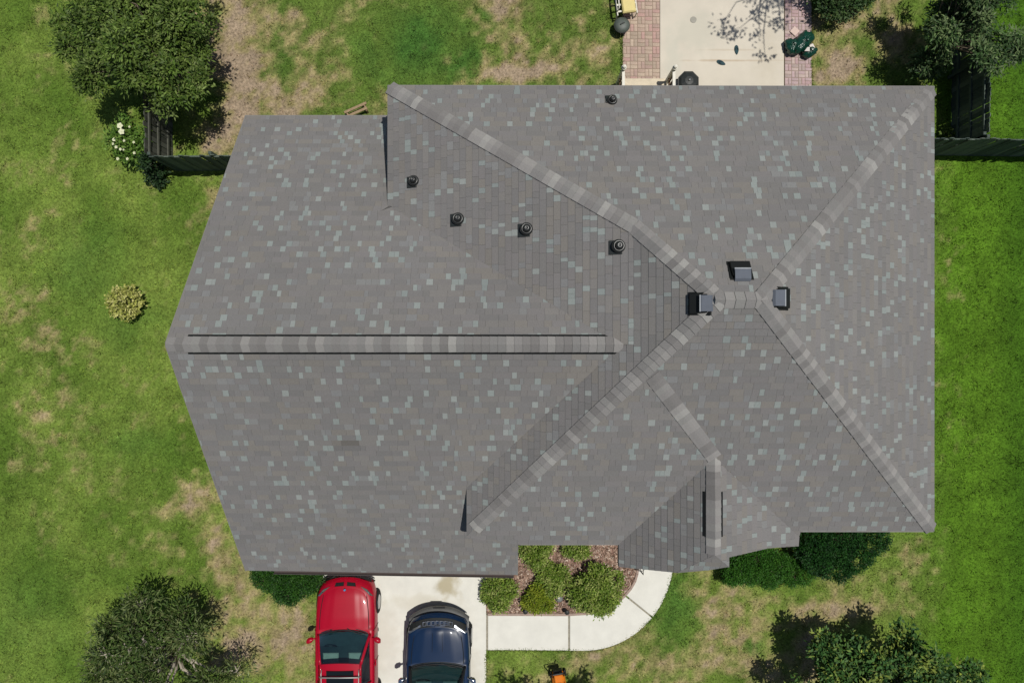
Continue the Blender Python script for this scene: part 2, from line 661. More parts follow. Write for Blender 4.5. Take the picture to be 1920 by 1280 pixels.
patio = slab('patio', PATIO, 0.05, M_CONC_PATIO)
tag(patio, kind='structure')

# pavers in a basket weave, each brick its own piece
BR = [mat('paver_%d' % i, alb(*c), rough=0.92, var=0.16, scale=14, bump=0.3, bscale=60) for i, c in enumerate(
    [(190, 166, 150), (196, 174, 156), (184, 158, 146), (200, 180, 160), (194, 160, 150), (180, 162, 144)])]
BRP = [mat('mauve_paver_%d' % i, alb(*c), rough=0.92, var=0.16, scale=14, bump=0.3, bscale=60) for i, c in enumerate(
    [(196, 172, 172), (188, 166, 166), (202, 182, 174), (192, 164, 164), (182, 164, 158)])]
M_SAND = mat('joint_sand', alb(158, 140, 122), rough=0.95, var=0.2, scale=30)


def paver_field(name, x0, x1, y0, y1, mats, bw):
    root = slab(name, [(x0, y0), (x1, y0), (x1, y1), (x0, y1)], 0.036, M_SAND, b=0.004)
    tag(root, kind='structure')
    bl = bw * 2
    cache = {}
    def brick(cx, cy, horiz):
        key = (horiz, RNG.randrange(len(mats)))
        if key not in cache:
            mb_ = MB()
            s = (bl - 0.012, bw - 0.012, 0.05) if horiz else (bw - 0.012, bl - 0.012, 0.05)
            mb_.bbox((0, 0, 0), s, 0.007)
            o = mb_.build('brick', mats[key[1]], root)
            cache[key] = o
        else:
            o = cache[key].copy()
            COL.objects.link(o)
            o.parent = root
        o.location = (cx, cy, 0.022 + RNG.uniform(-0.003, 0.003))
        o.rotation_euler = (RNG.uniform(-.012, .012), RNG.uniform(-.012, .012), RNG.uniform(-.012, .012))
    ni = int((x1 - x0) / bl + 0.3)
    nj = int((y1 - y0) / bl)
    for i in range(ni):
        for j in range(nj):
            cx, cy = x0 + (i + 0.5) * bl, y0 + (j + 0.5) * bl
            if (i + j) % 2 == 0:
                brick(cx, cy - bw / 2, True)
                brick(cx, cy + bw / 2, True)
            else:
                brick(cx - bw / 2, cy, False)
                brick(cx + bw / 2, cy, False)
    return root


paver_field('brick_path', G(1167, 0)[0], G(1236.5, 0)[0], G(0, 172)[1], G(0, -18)[1], BR, (G(1236.5, 0)[0] - G(1167, 0)[0]) / 10)
paver_field('mauve_brick_path', G(1470.5, 0)[0], G(1521, 0)[0], G(0, 172)[1], G(0, -18)[1], BRP, (G(1521, 0)[0] - G(1470.5, 0)[0]) / 8)

# planting bed with wood-chip mulch
M_MULCH = mat('mulch', attr=True, rough=0.95, var=0.15, scale=30, spec=0.1)
M_BED = mat('bed_soil', alb(98, 78, 64), rough=0.95, var=0.3, scale=12, bump=0.6, bscale=40)
bed = slab('planting_bed', BED, 0.03, M_BED, b=0.004)
tag(bed, kind='structure')
bx = [p[0] for p in BED]
by = [p[1] for p in BED]
n = 15000
cx = NR.uniform(min(bx), max(bx), n)
cy = NR.uniform(min(by), max(by), n)
ok = in_poly(cx, cy, BED)
cx, cy = cx[ok], cy[ok]
n = len(cx)
ang = NR.uniform(0, math.pi * 2, n)
L = NR.uniform(0.02, 0.05, n)
Wd = NR.uniform(0.008, 0.02, n)
tilt = NR.uniform(-0.012, 0.02, (n, 2))
z0 = NR.uniform(0.034, 0.06, n)
ux, uy = np.cos(ang), np.sin(ang)
vs = np.zeros((n, 4, 3))
for k, (a, b) in enumerate(((-1, -1), (1, -1), (1, 1), (-1, 1))):
    vs[:, k, 0] = cx + a * L * ux - b * Wd * uy
    vs[:, k, 1] = cy + a * L * uy + b * Wd * ux
    vs[:, k, 2] = z0 + a * tilt[:, 0] + b * tilt[:, 1]
pal = np.array([alb(156, 128, 112), alb(178, 150, 132), alb(132, 106, 92), alb(200, 176, 158), alb(166, 132, 120), alb(226, 210, 194)])
ci = NR.choice(len(pal), n, p=[.28, .24, .2, .13, .1, .05])
chips = np_mesh('wood_chip_mulch', vs.reshape(-1, 3), 4, M_MULCH, pal[ci] * NR.uniform(.8, 1.2, (n, 1)))
tag(chips, 'loose reddish brown wood chips covering the planting bed', 'mulch', kind='stuff')

M_EDGE = mat('edging', alb(172, 150, 138), rough=0.9, var=0.2, scale=10)
mb = MB()
edge_px = [(914, 1149.5), (1066, 1150), (1109, 1147.5), (1139, 1138.5), (1157, 1127.5), (1171, 1114.5), (1182, 1101.5), (1190, 1088), (1194, 1074), (1196, 1058)]
for a, b in zip(edge_px[:-1], edge_px[1:]):
    pa, pb = Vector(G(*a)), Vector(G(*b))
    d = (pb - pa)
    c = (pa + pb) / 2
    mb.bbox((c.x, c.y, 0.03), (d.length - 0.004, 0.075, 0.12), 0.012, rz=math.atan2(d.y, d.x))
edging = mb.build('bed_edging', M_EDGE)
tag(edging, 'low brown edging strip between the mulch bed and curved white walkway', 'edging')

# ------------------------------------------------------------------ house
house = empty('house')
tag(house, 'grey shingled single family house with hipped roof and long gabled garage wing', 'house')

ZE, ZR = 4.9, 8.5            # main eave and ridge
YN, YS, YR = 6.16, -4.57, 0.79
XE, XRE, XRW = 10.17, 4.74, 3.96
PL = {}
sN = (ZR - ZE) / (YN - YR)
sS = (ZR - ZE) / (YR - YS)
sE = (ZR - ZE) / (XE - XRE)
sW = 0.73
XK = 2.5
zK = ZR - sW * (XRW - XK)
XA = -3.0
sL = (zK - ZE) / (XK - XA)
PL['N'] = (ZR + sN * YR, 0, -sN)
PL['S'] = (ZR - sS * YR, 0, sS)
PL['E'] = (ZR + sE * XRE, -sE, 0)
PL['WU'] = (ZR - sW * XRW, sW, 0)
PL['WL'] = (zK - sL * XK, sL, 0)
ZG, YG = 7.3, -0.06
ZGE = 2.9
sGN = (ZG - ZGE) / (6.07 - YG)
sGS = (ZG - ZGE) / (YG + 6.20)
PL['GN'] = (ZG + sGN * YG, 0, -sGN)
PL['GS'] = (ZG - sGS * YG, 0, sGS)
XPR, ZPR = 4.50, 6.23        # porch ridge
sPW = (ZPR - 4.63) / (XPR - 2.61)
sPE = (ZPR - 4.80) / (6.96 - XPR)
PL['PW'] = (ZPR - sPW * XPR, sPW, 0)
PL['PE'] = (ZPR + sPE * XPR, -sPE, 0)
YPT = -4.74
DOWN = {'N': (0, 1), 'S': (0, -1), 'E': (1, 0), 'WU': (-1, 0), 'WL': (-1, 0), 'GN': (0, 1), 'GS': (0, -1), 'PW': (-1, 0), 'PE': (1, 0), 'PF': (0, -1)}


def zp(k, x, y):
    a, bx_, by_ = PL[k]
    return a + bx_ * x + by_ * y


def ray(k, px, py):
    a, bx_, by_ = PL[k]
    kx, ky = (px - 960) / FPX, (640 - py) / FPX
    g = bx_ * kx + by_ * ky
    z = (a + g * CAM_H) / (1 + g)
    return (kx * (CAM_H - z), ky * (CAM_H - z))


PFA, PFB = ray('PW', 1268, 1073), ray('PE', 1367, 1062)
_m = np.array([[1, XPR, YPT], [1, *PFA], [1, *PFB]])
PL['PF'] = tuple(float(q) for q in np.linalg.solve(_m, np.array([ZPR, zp('PW', *PFA), zp('PE', *PFB)])))
YK = YR + (ZR - zK) / sN                       # where the north hip changes pitch
XG = XK - (zK - ZG) / sL                       # garage ridge meets the west slope
YV1 = YG + (ZG - ZE) / sGN
XD = -1.1
zD = zp('WU', XD, 0)
YD = YR - (ZR - zD) / sS
YV2 = YG - (ZG - zD) / sGS
Y1 = -4.96
YRB = (ZPR - PL['S'][0]) / sS                  # top of the porch ridge on the front slope
XGW = -7.18
FAC = {
    'N': [(XA, YN), (XK, YK), (XRW, YR), (XRE, YR), (XE, YN - 0.03)],
    'E': [(XE, YN - 0.03), (XRE, YR), (XE, YS)],
    'S': [(XRE, YR), (XRW, YR), (XD, YD), (XD + 0.04, YD - 0.05), (0.14, Y1), (2.61, Y1), (XPR, YRB), (6.96, (4.80 - PL['S'][0]) / sS), (6.96, YS), (XE, YS)],
    'WL': [(XA, YN), (XA, YV1), (XG, YG), (XK, YG), (XK, YK)],
    'WU': [(XK, YK), (XK, YG), (XG + 0.06, YG), (XD, YV2), (XD, YD), (XRW, YR)],
    'GN': [(XGW, YG), (XGW + 0.01, 6.07), (-2.55, 6.07), (-2.55, YV1 - 0.08), (XA + 0.0, YV1), (XG, YG)],
    'GS': [(XGW, YG), (XG + 0.06, YG), (XD, YV2), (-0.6, YV2 - 0.15), (0.14, -4.4), (0.14, -6.29), (XGW + 0.03, -6.14)],
    'PW': [(XPR, YRB), (2.61, Y1), ray('PW', 1160, 1062), PFA, (XPR, YPT)],
    'PE': [(XPR, YRB), (XPR, YPT), PFB, ray('PE', 1367, 1044), ray('PE', 1440, 1027), ray('PE', 1497, 1023), (6.96, (4.80 - PL['S'][0]) / sS)],
    'PF': [(XPR, YPT), PFA, ray('PF', 1320, 1069), PFB],
}


def area2(p):
    return sum(p[i][0] * p[(i + 1) % len(p)][1] - p[(i + 1) % len(p)][0] * p[i][1] for i in range(len(p)))


for k in FAC:
    if area2(FAC[k]) < 0:
        FAC[k] = FAC[k][::-1]

# --- roof deck with fascia
M_DECK = mat('roof_deck', alb(104, 99, 95), rough=0.9, var=0.1)
mb = MB()
for k, poly in FAC.items():
    n = len(poly)
    top = [(x, y, zp(k, x, y) - 0.012) for x, y in poly]
    bot = [(x, y, zp(k, x, y) - 0.16) for x, y in poly]
    fs = [tuple(range(n)), tuple(range(2 * n - 1, n - 1, -1))]
    for i in range(n):
        j = (i + 1) % n
        fs.append((n + i, n + j, j, i))
    mb.raw(top + bot, fs)
roof = mb.build('roof', M_DECK, house)

# --- shingles
M_SH = mat('shingle_granules', attr=True, rough=0.93, var=0.10, scale=38.0, detail=6.0, bump=0.25, bscale=220, spec=0.15)
BROWN = [np.array(alb(*c)) for c in ((132, 129, 127), (129, 127, 125), (134, 131, 128), (128, 126, 125), (132, 129, 128), (135, 131, 126), (130, 128, 127))]
PALE = [np.array(alb(*c)) for c in ((149, 156, 153), (146, 153, 150), (153, 158, 155), (142, 149, 147))]
MIDG = [np.array(alb(*c)) for c in ((138, 138, 137), (135, 135, 135))]


def clip_rect(poly, u0, u1, v0, v1):
    def cl(pts, ax, lim, sgn):
        out = []
        for i in range(len(pts)):
            a, b = pts[i - 1], pts[i]
            da, db = sgn * (a[ax] - lim), sgn * (b[ax] - lim)
            if (da <= 0) != (db <= 0):
                t = da / (da - db)
                out.append((a[0] + (b[0] - a[0]) * t, a[1] + (b[1] - a[1]) * t))
            if db <= 0:
                out.append(b)
        return out
    for ax, lim, sgn in ((0, u0, -1), (0, u1, 1), (1, v0, -1), (1, v1, 1)):
        if not poly:
            return []
        poly = cl(poly, ax, lim, sgn)
    res = []
    for p in poly:
        if not res or abs(p[0] - res[-1][0]) + abs(p[1] - res[-1][1]) > 1e-4:
            res.append(p)
    if len(res) > 2 and abs(res[0][0] - res[-1][0]) + abs(res[0][1] - res[-1][1]) < 1e-4:
        res.pop()
    return res if len(res) > 2 else []


TABS = []
EXPO = 0.165
STAIN = P(648, 832, 5.0)
for k, poly in FAC.items():
    dx, dy = DOWN[k]
    tx, ty = -dy, dx
    a, bx_, by_ = PL[k]
    slope = math.hypot(bx_, by_)
    e = EXPO / math.sqrt(1 + slope * slope)
    uv = [(x * tx + y * ty, x * dx + y * dy) for x, y in poly]
    if area2(uv) < 0:
        uv = uv[::-1]
    umin, umax = min(p[0] for p in uv), max(p[0] for p in uv)
    vmin, vmax = min(p[1] for p in uv), max(p[1] for p in uv)
    nrow = int(math.ceil((vmax - vmin) / e))
    for r in range(nrow):
        v1 = vmax - r * e
        v0 = v1 - e
        u = umin - RNG.uniform(0, 0.3)
        rowt = RNG.uniform(0.985, 1.015)
        waver = RNG.uniform(-0.004, 0.004)
        lastp = False
        while u < umax:
            q = RNG.random()
            if lastp and q < 0.20 and RNG.random() < 0.8:
                q = 0.5
            lastp = q < 0.20
            if q < 0.20:
                kind, w = 'pale', RNG.uniform(0.085, 0.155)
            elif q < 0.31:
                kind, w = 'mid', RNG.uniform(0.08, 0.24)
            else:
                kind, w = 'brown', RNG.uniform(0.12, 0.42)
            ua, ub = u, min(u + w, umax + 0.3)
            u = ub
            if ub <= umin or ua >= umax:
                continue
            pts = clip_rect(uv, max(ua, umin) + 0.0015, ub - 0.0015, v0 - 0.0, v1 + waver * 0)
            if not pts:
                continue
            c = RNG.choice({'pale': PALE, 'mid': MIDG, 'brown': BROWN}[kind]) * RNG.uniform(0.965, 1.035) * rowt
            um, vm = (ua + ub) / 2, (v0 + v1) / 2
            wx_, wy_ = um * tx + vm * dx, um * ty + vm * dy
            c = c * (0.94 + 0.12 * float(fbm(np.array(wx_ + 40.0), np.array(wy_ + 40.0), 0.45, 631, 3)))
            hb = (0.62 if k in ('WL', 'WU', 'PW') else 1.08) * {'pale': 0.023, 'mid': 0.021, 'brown': 0.019}[kind] + RNG.uniform(-0.002, 0.003)
            TABS.append((k, pts, v0, v1, hb, c, dx, dy, tx, ty))


def tab_mesh(mb_, t, origin=(0, 0, 0)):
    k, pts, v0, v1, hb, c, dx, dy, tx, ty = t
    a, bx_, by_ = PL[k]
    top, bot = [], []
    for (u, v) in pts:
        x, y = u * tx + v * dx, u * ty + v * dy
        z = a + bx_ * x + by_ * y
        f = (v - v0) / (v1 - v0)
        top.append((x - origin[0], y - origin[1], z + 0.002 + hb * f - origin[2]))
        bot.append((x - origin[0], y - origin[1], z - 0.02 - origin[2]))
    n = len(pts)
    dst = math.hypot(top[0][0] + origin[0] - STAIN[0], top[0][1] + origin[1] - STAIN[1])
    col = tuple(c * (0.72 if dst < 0.09 else 0.88 if dst < 0.2 else 1.0))
    fs = [tuple(range(n))]
    for i in range(n):
        j = (i + 1) % n
        fs.append((n + i, n + j, j, i))
    mb_.raw(top + bot, fs, col)


def tab_px(t):
    k, pts, v0, v1, hb, c, dx, dy, tx, ty = t
    u, v = pts[0]
    z = zp(k, u * tx + v * dx, u * ty + v * dy)
    return abs(area2(pts)) * (FPX / (CAM_H - z)) ** 2


order = sorted(range(len(TABS)), key=lambda i: -tab_px(TABS[i]))
single = set(order[:300])
mb = MB()
for i, t in enumerate(TABS):
    if i in single:
        k, pts, v0, v1, hb, c, dx, dy, tx, ty = t
        u = sum(p[0] for p in pts) / len(pts)
        v = sum(p[1] for p in pts) / len(pts)
        x, y = u * tx + v * dx, u * ty + v * dy
        org = (x, y, zp(k, x, y))
        m1 = MB()
        tab_mesh(m1, t, org)
        m1.build('shingle', M_SH, roof, loc=org)
    else:
        tab_mesh(mb, t)
field = mb.build('shingle_courses', M_SH, roof)
tag(field, kind='stuff')

# --- hip and ridge caps, one piece each
M_CAP = [mat('cap_%d' % i, alb(*c), rough=0.93, var=0.10, scale=34.0, detail=6.0, bump=0.25, bscale=200, spec=0.15) for i, c in enumerate(
    [(139, 136, 134), (148, 145, 143), (134, 131, 129), (158, 155, 152), (142, 140, 138), (168, 166, 162), (151, 149, 146)])]
CAPW = [3, 3, 3, 2, 3, 1, 2]
CAPN = 0


def cap_line(p0, p1, ka, kb, half=0.17, step=0.165, lift=0.034, flat=False, gap=0.0):
    """caps run from the low end p0 to the high end p1; ka / kb are the roof planes on either side"""
    global CAPN
    p0, p1 = Vector(p0), Vector(p1)
    d = p1 - p0
    Ln = d.length
    d2 = Vector((d.x, d.y, 0))
    d2.normalize()
    s = Vector((-d2.y, d2.x, 0))
    dn = d.normalized()
    n = max(1, int(round(Ln / step)))
    st = Ln / n
    def side_dir(k, sg):
        a, bx_, by_ = PL[k]
        v = s * sg
        return Vector((v.x, v.y, bx_ * v.x + by_ * v.y)) - Vector((0, 0, 0))
    va, vb = side_dir(ka, 1), side_dir(kb, -1)
    if flat:
        va.z = max(va.z, -0.35)
        vb.z = max(vb.z, -0.35)
    cache = {}
    for i in range(n):
        mi = RNG.choices(range(len(M_CAP)), CAPW)[0]
        hw = half
        pos = p0 + dn * (st * i)
        if mi not in cache:
            mbc = MB()
            butt, head = lift + 0.022, lift + 0.004
            L1 = st * 1.12
            def row(t, h, f):
                return [va * hw * f + dn * t + Vector((0, 0, h - 0.01)), va * hw * 0.35 * f + dn * t + Vector((0, 0, h)), dn * t + Vector((0, 0, h + 0.004)),
                        vb * hw * 0.35 * f + dn * t + Vector((0, 0, h)), vb * hw * f + dn * t + Vector((0, 0, h - 0.01))]
            r0, r1 = row(0.0, butt, 1.0), row(L1, head, 0.97)
            b0, b1 = row(0.0, -0.03, 1.0), row(L1, -0.03, 0.97)
            mbc.grid([r1, r0])
            mbc.grid([r0, b0])
            mbc.grid([[r0[0], r1[0]], [b0[0], b1[0]]])
            mbc.grid([[r1[4], r0[4]], [b1[4], b0[4]]])
            o = mbc.build('ridge_cap', M_CAP[mi], roof)
            cache[mi] = o
        else:
            o = cache[mi].copy()
            COL.objects.link(o)
            o.parent = roof
        o.location = pos + Vector((0, 0, RNG.uniform(-0.002, 0.003)))
        CAPN += 1


cap_line((XA + 0.05, YN - 0.04, ZE + 0.03), (XK, YK, zK), 'N', 'WL')
cap_line((XK, YK, zK), (XRW, YR, ZR), 'N', 'WU')
cap_line((XD + 0.19, YD + 0.19 * sW / sS, zD + 0.19 * sW), (XRW, YR, ZR), 'WU', 'S')
cap_line((XE - 0.06, YN - 0.1, ZE + 0.04), (XRE, YR, ZR), 'E', 'N')
cap_line((XE - 0.06, YS + 0.06, ZE + 0.04), (XRE, YR, ZR), 'S', 'E')
JX, JY = ray('S', 1224, 706)
cap_line((XPR, YRB, ZPR), (JX, JY, zp('S', JX, JY)), 'S', 'S', half=0.16, lift=0.03)
cap_line((XPR, -3.35, ZPR), (XPR, YRB, ZPR), 'PW', 'PE', half=0.16)
cap_line((XPR, YPT, ZPR), (XPR, -4.38, ZPR), 'PW', 'PE', half=0.16)
cap_line((XRW - 0.1, YR, ZR), (XRE + 0.1, YR, ZR), 'N', 'S', half=0.16, step=0.2)
# vented ridges: a black louvred box under the caps
M_BLACKPL = mat('black_plastic', (0.006, 0.007, 0.007), rough=0.6, var=0.1)


def ridge_vent(p0, p1, ka, kb, half, hz):
    mbv = MB()
    p0, p1 = Vector(p0), Vector(p1)
    d = (p1 - p0).normalized()
    s = Vector((-d.y, d.x, 0))
    rows = []
    for sgn, k in ((1, ka), (-1, kb)):
        q0, q1 = p0 + s * sgn * half, p1 + s * sgn * half
        rows.append([(q0.x, q0.y, zp(k, q0.x, q0.y) - 0.02), (q1.x, q1.y, zp(k, q1.x, q1.y) - 0.02)])
        rows.append([(q0.x, q0.y, zp(k, q0.x, q0.y) + hz), (q1.x, q1.y, zp(k, q1.x, q1.y) + hz)])
    A0, A1, B0, B1 = rows
    C = [(p0.x, p0.y, p0.z + hz), (p1.x, p1.y, p1.z + hz)]
    mbv.grid([A0, A1, C, B1, B0])
    mbv.face([A0[0], A1[0], C[0], B1[0], B0[0]])
    mbv.face([B0[1], B1[1], C[1], A1[1], A0[1]])
    return mbv.build('ridge_vent', M_BLACKPL, roof)


gx0, gx1 = ray('GN', 345, 642)[0], ray('GN', 1166, 642)[0]
ridge_vent((gx0 + 0.05, YG, ZG), (gx1 + 0.02, YG, ZG), 'GN', 'GS', 0.205, 0.035)
cap_line((gx0, YG, ZG), (gx1, YG, ZG), 'GN', 'GS', half=0.168, lift=0.05, step=0.17)
cap_line((XGW + 0.02, YG, ZG), (gx0, YG, ZG), 'GN', 'GS', half=0.15, step=0.17)
ridge_vent((XPR, -4.36, ZPR), (XPR, -3.36, ZPR), 'PW', 'PE', 0.215, 0.035)
cap_line((XPR, -4.38, ZPR), (XPR, -3.35, ZPR), 'PW', 'PE', half=0.165, lift=0.05)

# --- walls
M_WALL = mat('stucco_wall', alb(205, 196, 178), rough=0.9, var=0.06, scale=3, bump=0.2, bscale=120)
mb = MB()
mb.prism([(-2.5, 5.75), (9.72, 5.72), (9.72, -4.12), (6.5, -4.12), (6.5, -4.5), (3.05, -4.5), (3.05, -4.12), (-0.6, -4.12), (-0.6, -0.3), (-2.5, -0.3)], -0.1, 4.68)
mb.build('wall', M_WALL, house)
mb = MB()
gp = [(5.62, -0.1), (5.62, 2.98), (YG, 7.02), (-5.7, 2.98), (-5.7, -0.1)]
vs = [(-6.88, y, z) for y, z in gp] + [(-0.2, y, z) for y, z in gp]
mb.raw(vs, [(0, 1, 2, 3, 4), (9, 8, 7, 6, 5), (0, 5, 6, 1), (1, 6, 7, 2), (2, 7, 8, 3), (3, 8, 9, 4)])
mb.build('garage_wall', M_WALL, house)

# --- gutter along the garage eave
M_GUT = mat('gutter_paint', alb(92, 82, 80), rough=0.55, var=0.1)
mb = MB()
ga = Vector((XGW + 0.75, -6.17, zp('GS', 0, -6.17) - 0.05))
gb = Vector((0.05, -6.31, zp('GS', 0, -6.31) - 0.05))
gd_ = (gb - ga).normalized()
prof = [(0.0, 0.02), (0.0, -0.09), (-0.05, -0.10), (-0.085, -0.06), (-0.09, 0.015), (-0.078, 0.015), (-0.075, -0.05), (-0.045, -0.085), (-0.012, -0.08), (-0.012, 0.02)]
sy = Vector((gd_.y, -gd_.x, 0)).normalized()
rows = []
for p in (ga, gb):
    rows.append([tuple(p + sy * (-q[0]) + Vector((0, 0, q[1]))) for q in prof + prof[:1]])
mb.grid(rows)
mb.build('gutter', M_GUT, house)
# pale drip edges along the other eaves
M_DRIP = mat('drip_edge_metal', alb(140, 137, 134), rough=0.6, var=0.08)


def drip(p, q, k):
    mb_ = MB()
    p, q = Vector((*p, zp(k, *p))), Vector((*q, zp(k, *q)))
    d = (q - p)
    c = (p + q) / 2
    ang_ = math.atan2(d.y, d.x)
    M_ = Matrix.Rotation(ang_, 3, 'Z') @ Matrix.Rotation(-math.atan2(d.z, math.hypot(d.x, d.y)), 3, 'Y')
    mb_.box(c + Vector((0, 0, -0.05)), (d.length, 0.02, 0.09), M=M_)
    return mb_.build('drip_edge', M_DRIP, house)


drip((XE + 0.012, YN - 0.03), (XE + 0.012, YS), 'E')
drip((XA, YN + 0.012), (XE, YN - 0.018), 'N')
drip((6.97, YS - 0.012), (XE, YS - 0.012), 'S')
drip((0.18, Y1 - 0.012), (2.6, Y1 - 0.012), 'S')
drip((XGW, 6.082), (XA, 6.082), 'GN')
drip((XGW - 0.012, YG), (XGW, 6.07), 'GN')
drip((XGW - 0.012, YG), (XGW + 0.02, -6.14), 'GS')
drip((0.152, -4.45), (0.152, -6.29), 'GS')

# --- vents on the roof
M_VENT = mat('vent_black', (0.012, 0.014, 0.014), rough=0.32, var=0.15, spec=0.5)
M_VENTD = mat('vent_flange', (0.022, 0.026, 0.026), rough=0.5, var=0.15)


def plane_frame(k):
    a, bx_, by_ = PL[k]
    nrm = Vector((-bx_, -by_, 1)).normalized()
    dn = Vector((DOWN[k][0], DOWN[k][1], 0))
    dn.z = bx_ * dn.x + by_ * dn.y
    dn.normalize()
    sd = nrm.cross(dn).normalized()
    M_ = Matrix((dn, sd, nrm)).transposed()       # local x = down the slope, z = off the roof
    return M_


def vent_pipe(px, py, k, s=1.0):
    x, y = ray(k, px, py)
    o = empty('vent_pipe', (x, y, zp(k, x, y)))
    o.parent = house
    M_ = plane_frame(k)
    mb_ = MB()
    mb_.bbox(M_ @ Vector((0.05, 0.02, 0.02)), (0.27 * s, 0.28 * s, 0.035), 0.008, M=M_)
    mb_.build('flange', M_VENTD, o)
    mb_ = MB()
    mb_.lathe([(0.132 * s, 0.0), (0.136 * s, 0.06), (0.124 * s, 0.11), (0.10 * s, 0.14), (0.088 * s, 0.13)], M=None, c=(0.0, 0, 0.01), n=24)
    mb_.build('collar', M_VENT, o, smooth=True)
    mb_ = MB()
    mb_.lathe([(0.078 * s, 0.10), (0.078 * s, 0.19), (0.06 * s, 0.225), (0.03 * s, 0.24), (0.026 * s, 0.235)], c=(0.0, 0, 0.01), n=20)
    mb_.build('cap', M_VENT, o, smooth=True)


for px, py, k, s in ((776, 340, 'WL', 0.95), (859, 411, 'WL', 1.05), (987, 430, 'WL', 1.05), (1159, 462, 'WL', 1.05), (1147, 190, 'N', 0.9)):
    vent_pipe(px, py, k, s)
M_HOOD = mat('hood_metal', (0.105, 0.118, 0.142), rough=0.75, var=0.1, spec=0.2)
M_HOODE = mat('hood_edge', (0.36, 0.38, 0.40), rough=0.8, var=0.1)


def box_vent(px, py, k, w=0.40):
    """slant-back vent: hood rises from the slope, open mouth faces down the slope"""
    x, y = ray(k, px, py)
    o = empty('box_vent', (x, y, zp(k, x, y)))
    o.parent = house
    M_ = plane_frame(k)
    h = w / 2
    T = lambda *p: tuple(M_ @ Vector(p))
    mb_ = MB()
    mb_.bbox(M_ @ Vector((0.10, 0, 0.018)), (0.46, w + 0.10, 0.03), 0.006, M=M_)
    mb_.build('flange', M_BLACKPL, o)
    mb_ = MB()     # dark throat, wider than the hood at its mouth
    A = [T(-0.06, -h, 0.03), T(0.30, -h - .02, 0.03), T(0.30, h + .02, 0.03), T(-0.06, h, 0.03)]
    B = [T(-0.06, -h, 0.09), T(0.27, -h - .01, 0.11), T(0.27, h + .01, 0.11), T(-0.06, h, 0.09)]
    mb_.raw(A + B, [(0, 1, 5, 4), (1, 2, 6, 5), (2, 3, 7, 6), (3, 0, 4, 7), (4, 5, 6, 7)])
    mb_.build('throat', M_BLACKPL, o)
    mb_ = MB()     # sloped hood
    h *= 0.86
    prof_ = [(-0.17, 0.03), (-0.15, 0.09), (0.0, 0.17), (0.035, 0.168), (0.035, 0.14), (-0.01, 0.14), (-0.12, 0.08), (-0.13, 0.03)]
    t0 = [T(a, -h, c) for a, c in prof_]
    t1 = [T(a, h, c) for a, c in prof_]
    n_ = len(t0)
    mb_.raw(t0 + t1, [tuple(range(n_)), tuple(range(2 * n_ - 1, n_ - 1, -1))] + [(i, (i + 1) % n_, n_ + (i + 1) % n_, n_ + i) for i in range(n_)])
    mb_.build('hood', M_HOOD, o)
    mb_ = MB()
    mb_.box(M_ @ Vector((0.03, 0, 0.174)), (0.022, h * 2 + 0.01, 0.02), M=M_)
    mb_.build('hood_lip', M_HOODE, o)


box_vent(1389, 516, 'N', 0.36)
box_vent(1322, 569, 'WU', 0.36)
box_vent(1456, 559, 'E', 0.36)

# ------------------------------------------------------------------ cars
M_TYRE = mat('tyre_rubber', (0.012, 0.012, 0.012), rough=0.9, var=0.15)
M_RIM = mat('rim_metal', (0.45, 0.46, 0.48), rough=0.3, var=0.05, metal=0.8)
M_CHROME = mat('chrome', (0.75, 0.76, 0.78), rough=0.12, var=0.0, metal=1.0)
M_TRIM = mat('black_trim', (0.012, 0.013, 0.014), rough=0.45, var=0.1)
M_DASH = mat('dark_interior', (0.03, 0.05, 0.055), rough=0.8, var=0.2)
M_SEAT = mat('seat_cloth', (0.16, 0.18, 0.17), rough=0.9, var=0.15)
M_SEATL = mat('seat_leather', (0.42, 0.40, 0.34), rough=0.7, var=0.1)
M_GLASS = glass_mat('car_glass', (0.46, 0.66, 0.66))
M_DKGLASS = mat('sunroof_glass', (0.006, 0.009, 0.010), rough=0.06, var=0.0, spec=0.6)
M_LAMP = mat('headlamp_lens', (0.10, 0.10, 0.09), rough=0.12, var=0.1, spec=0.7)
M_RED = mat('red_paint', (0.33, 0.0015, 0.016), rough=0.38, var=0.03, scale=2, coat=0.2, spec=0.25)
M_NAVY = mat('navy_paint', (0.004, 0.017, 0.050), rough=0.36, var=0.05, scale=2, coat=0.45, spec=0.3)


def interp(tab, y):
    for (y0, a), (y1, b) in zip(tab[:-1], tab[1:]):
        if y0 <= y <= y1:
            t = (y - y0) / (y1 - y0)
            return a + (b - a) * t
    return tab[0][1] if y < tab[0][0] else tab[-1][1]


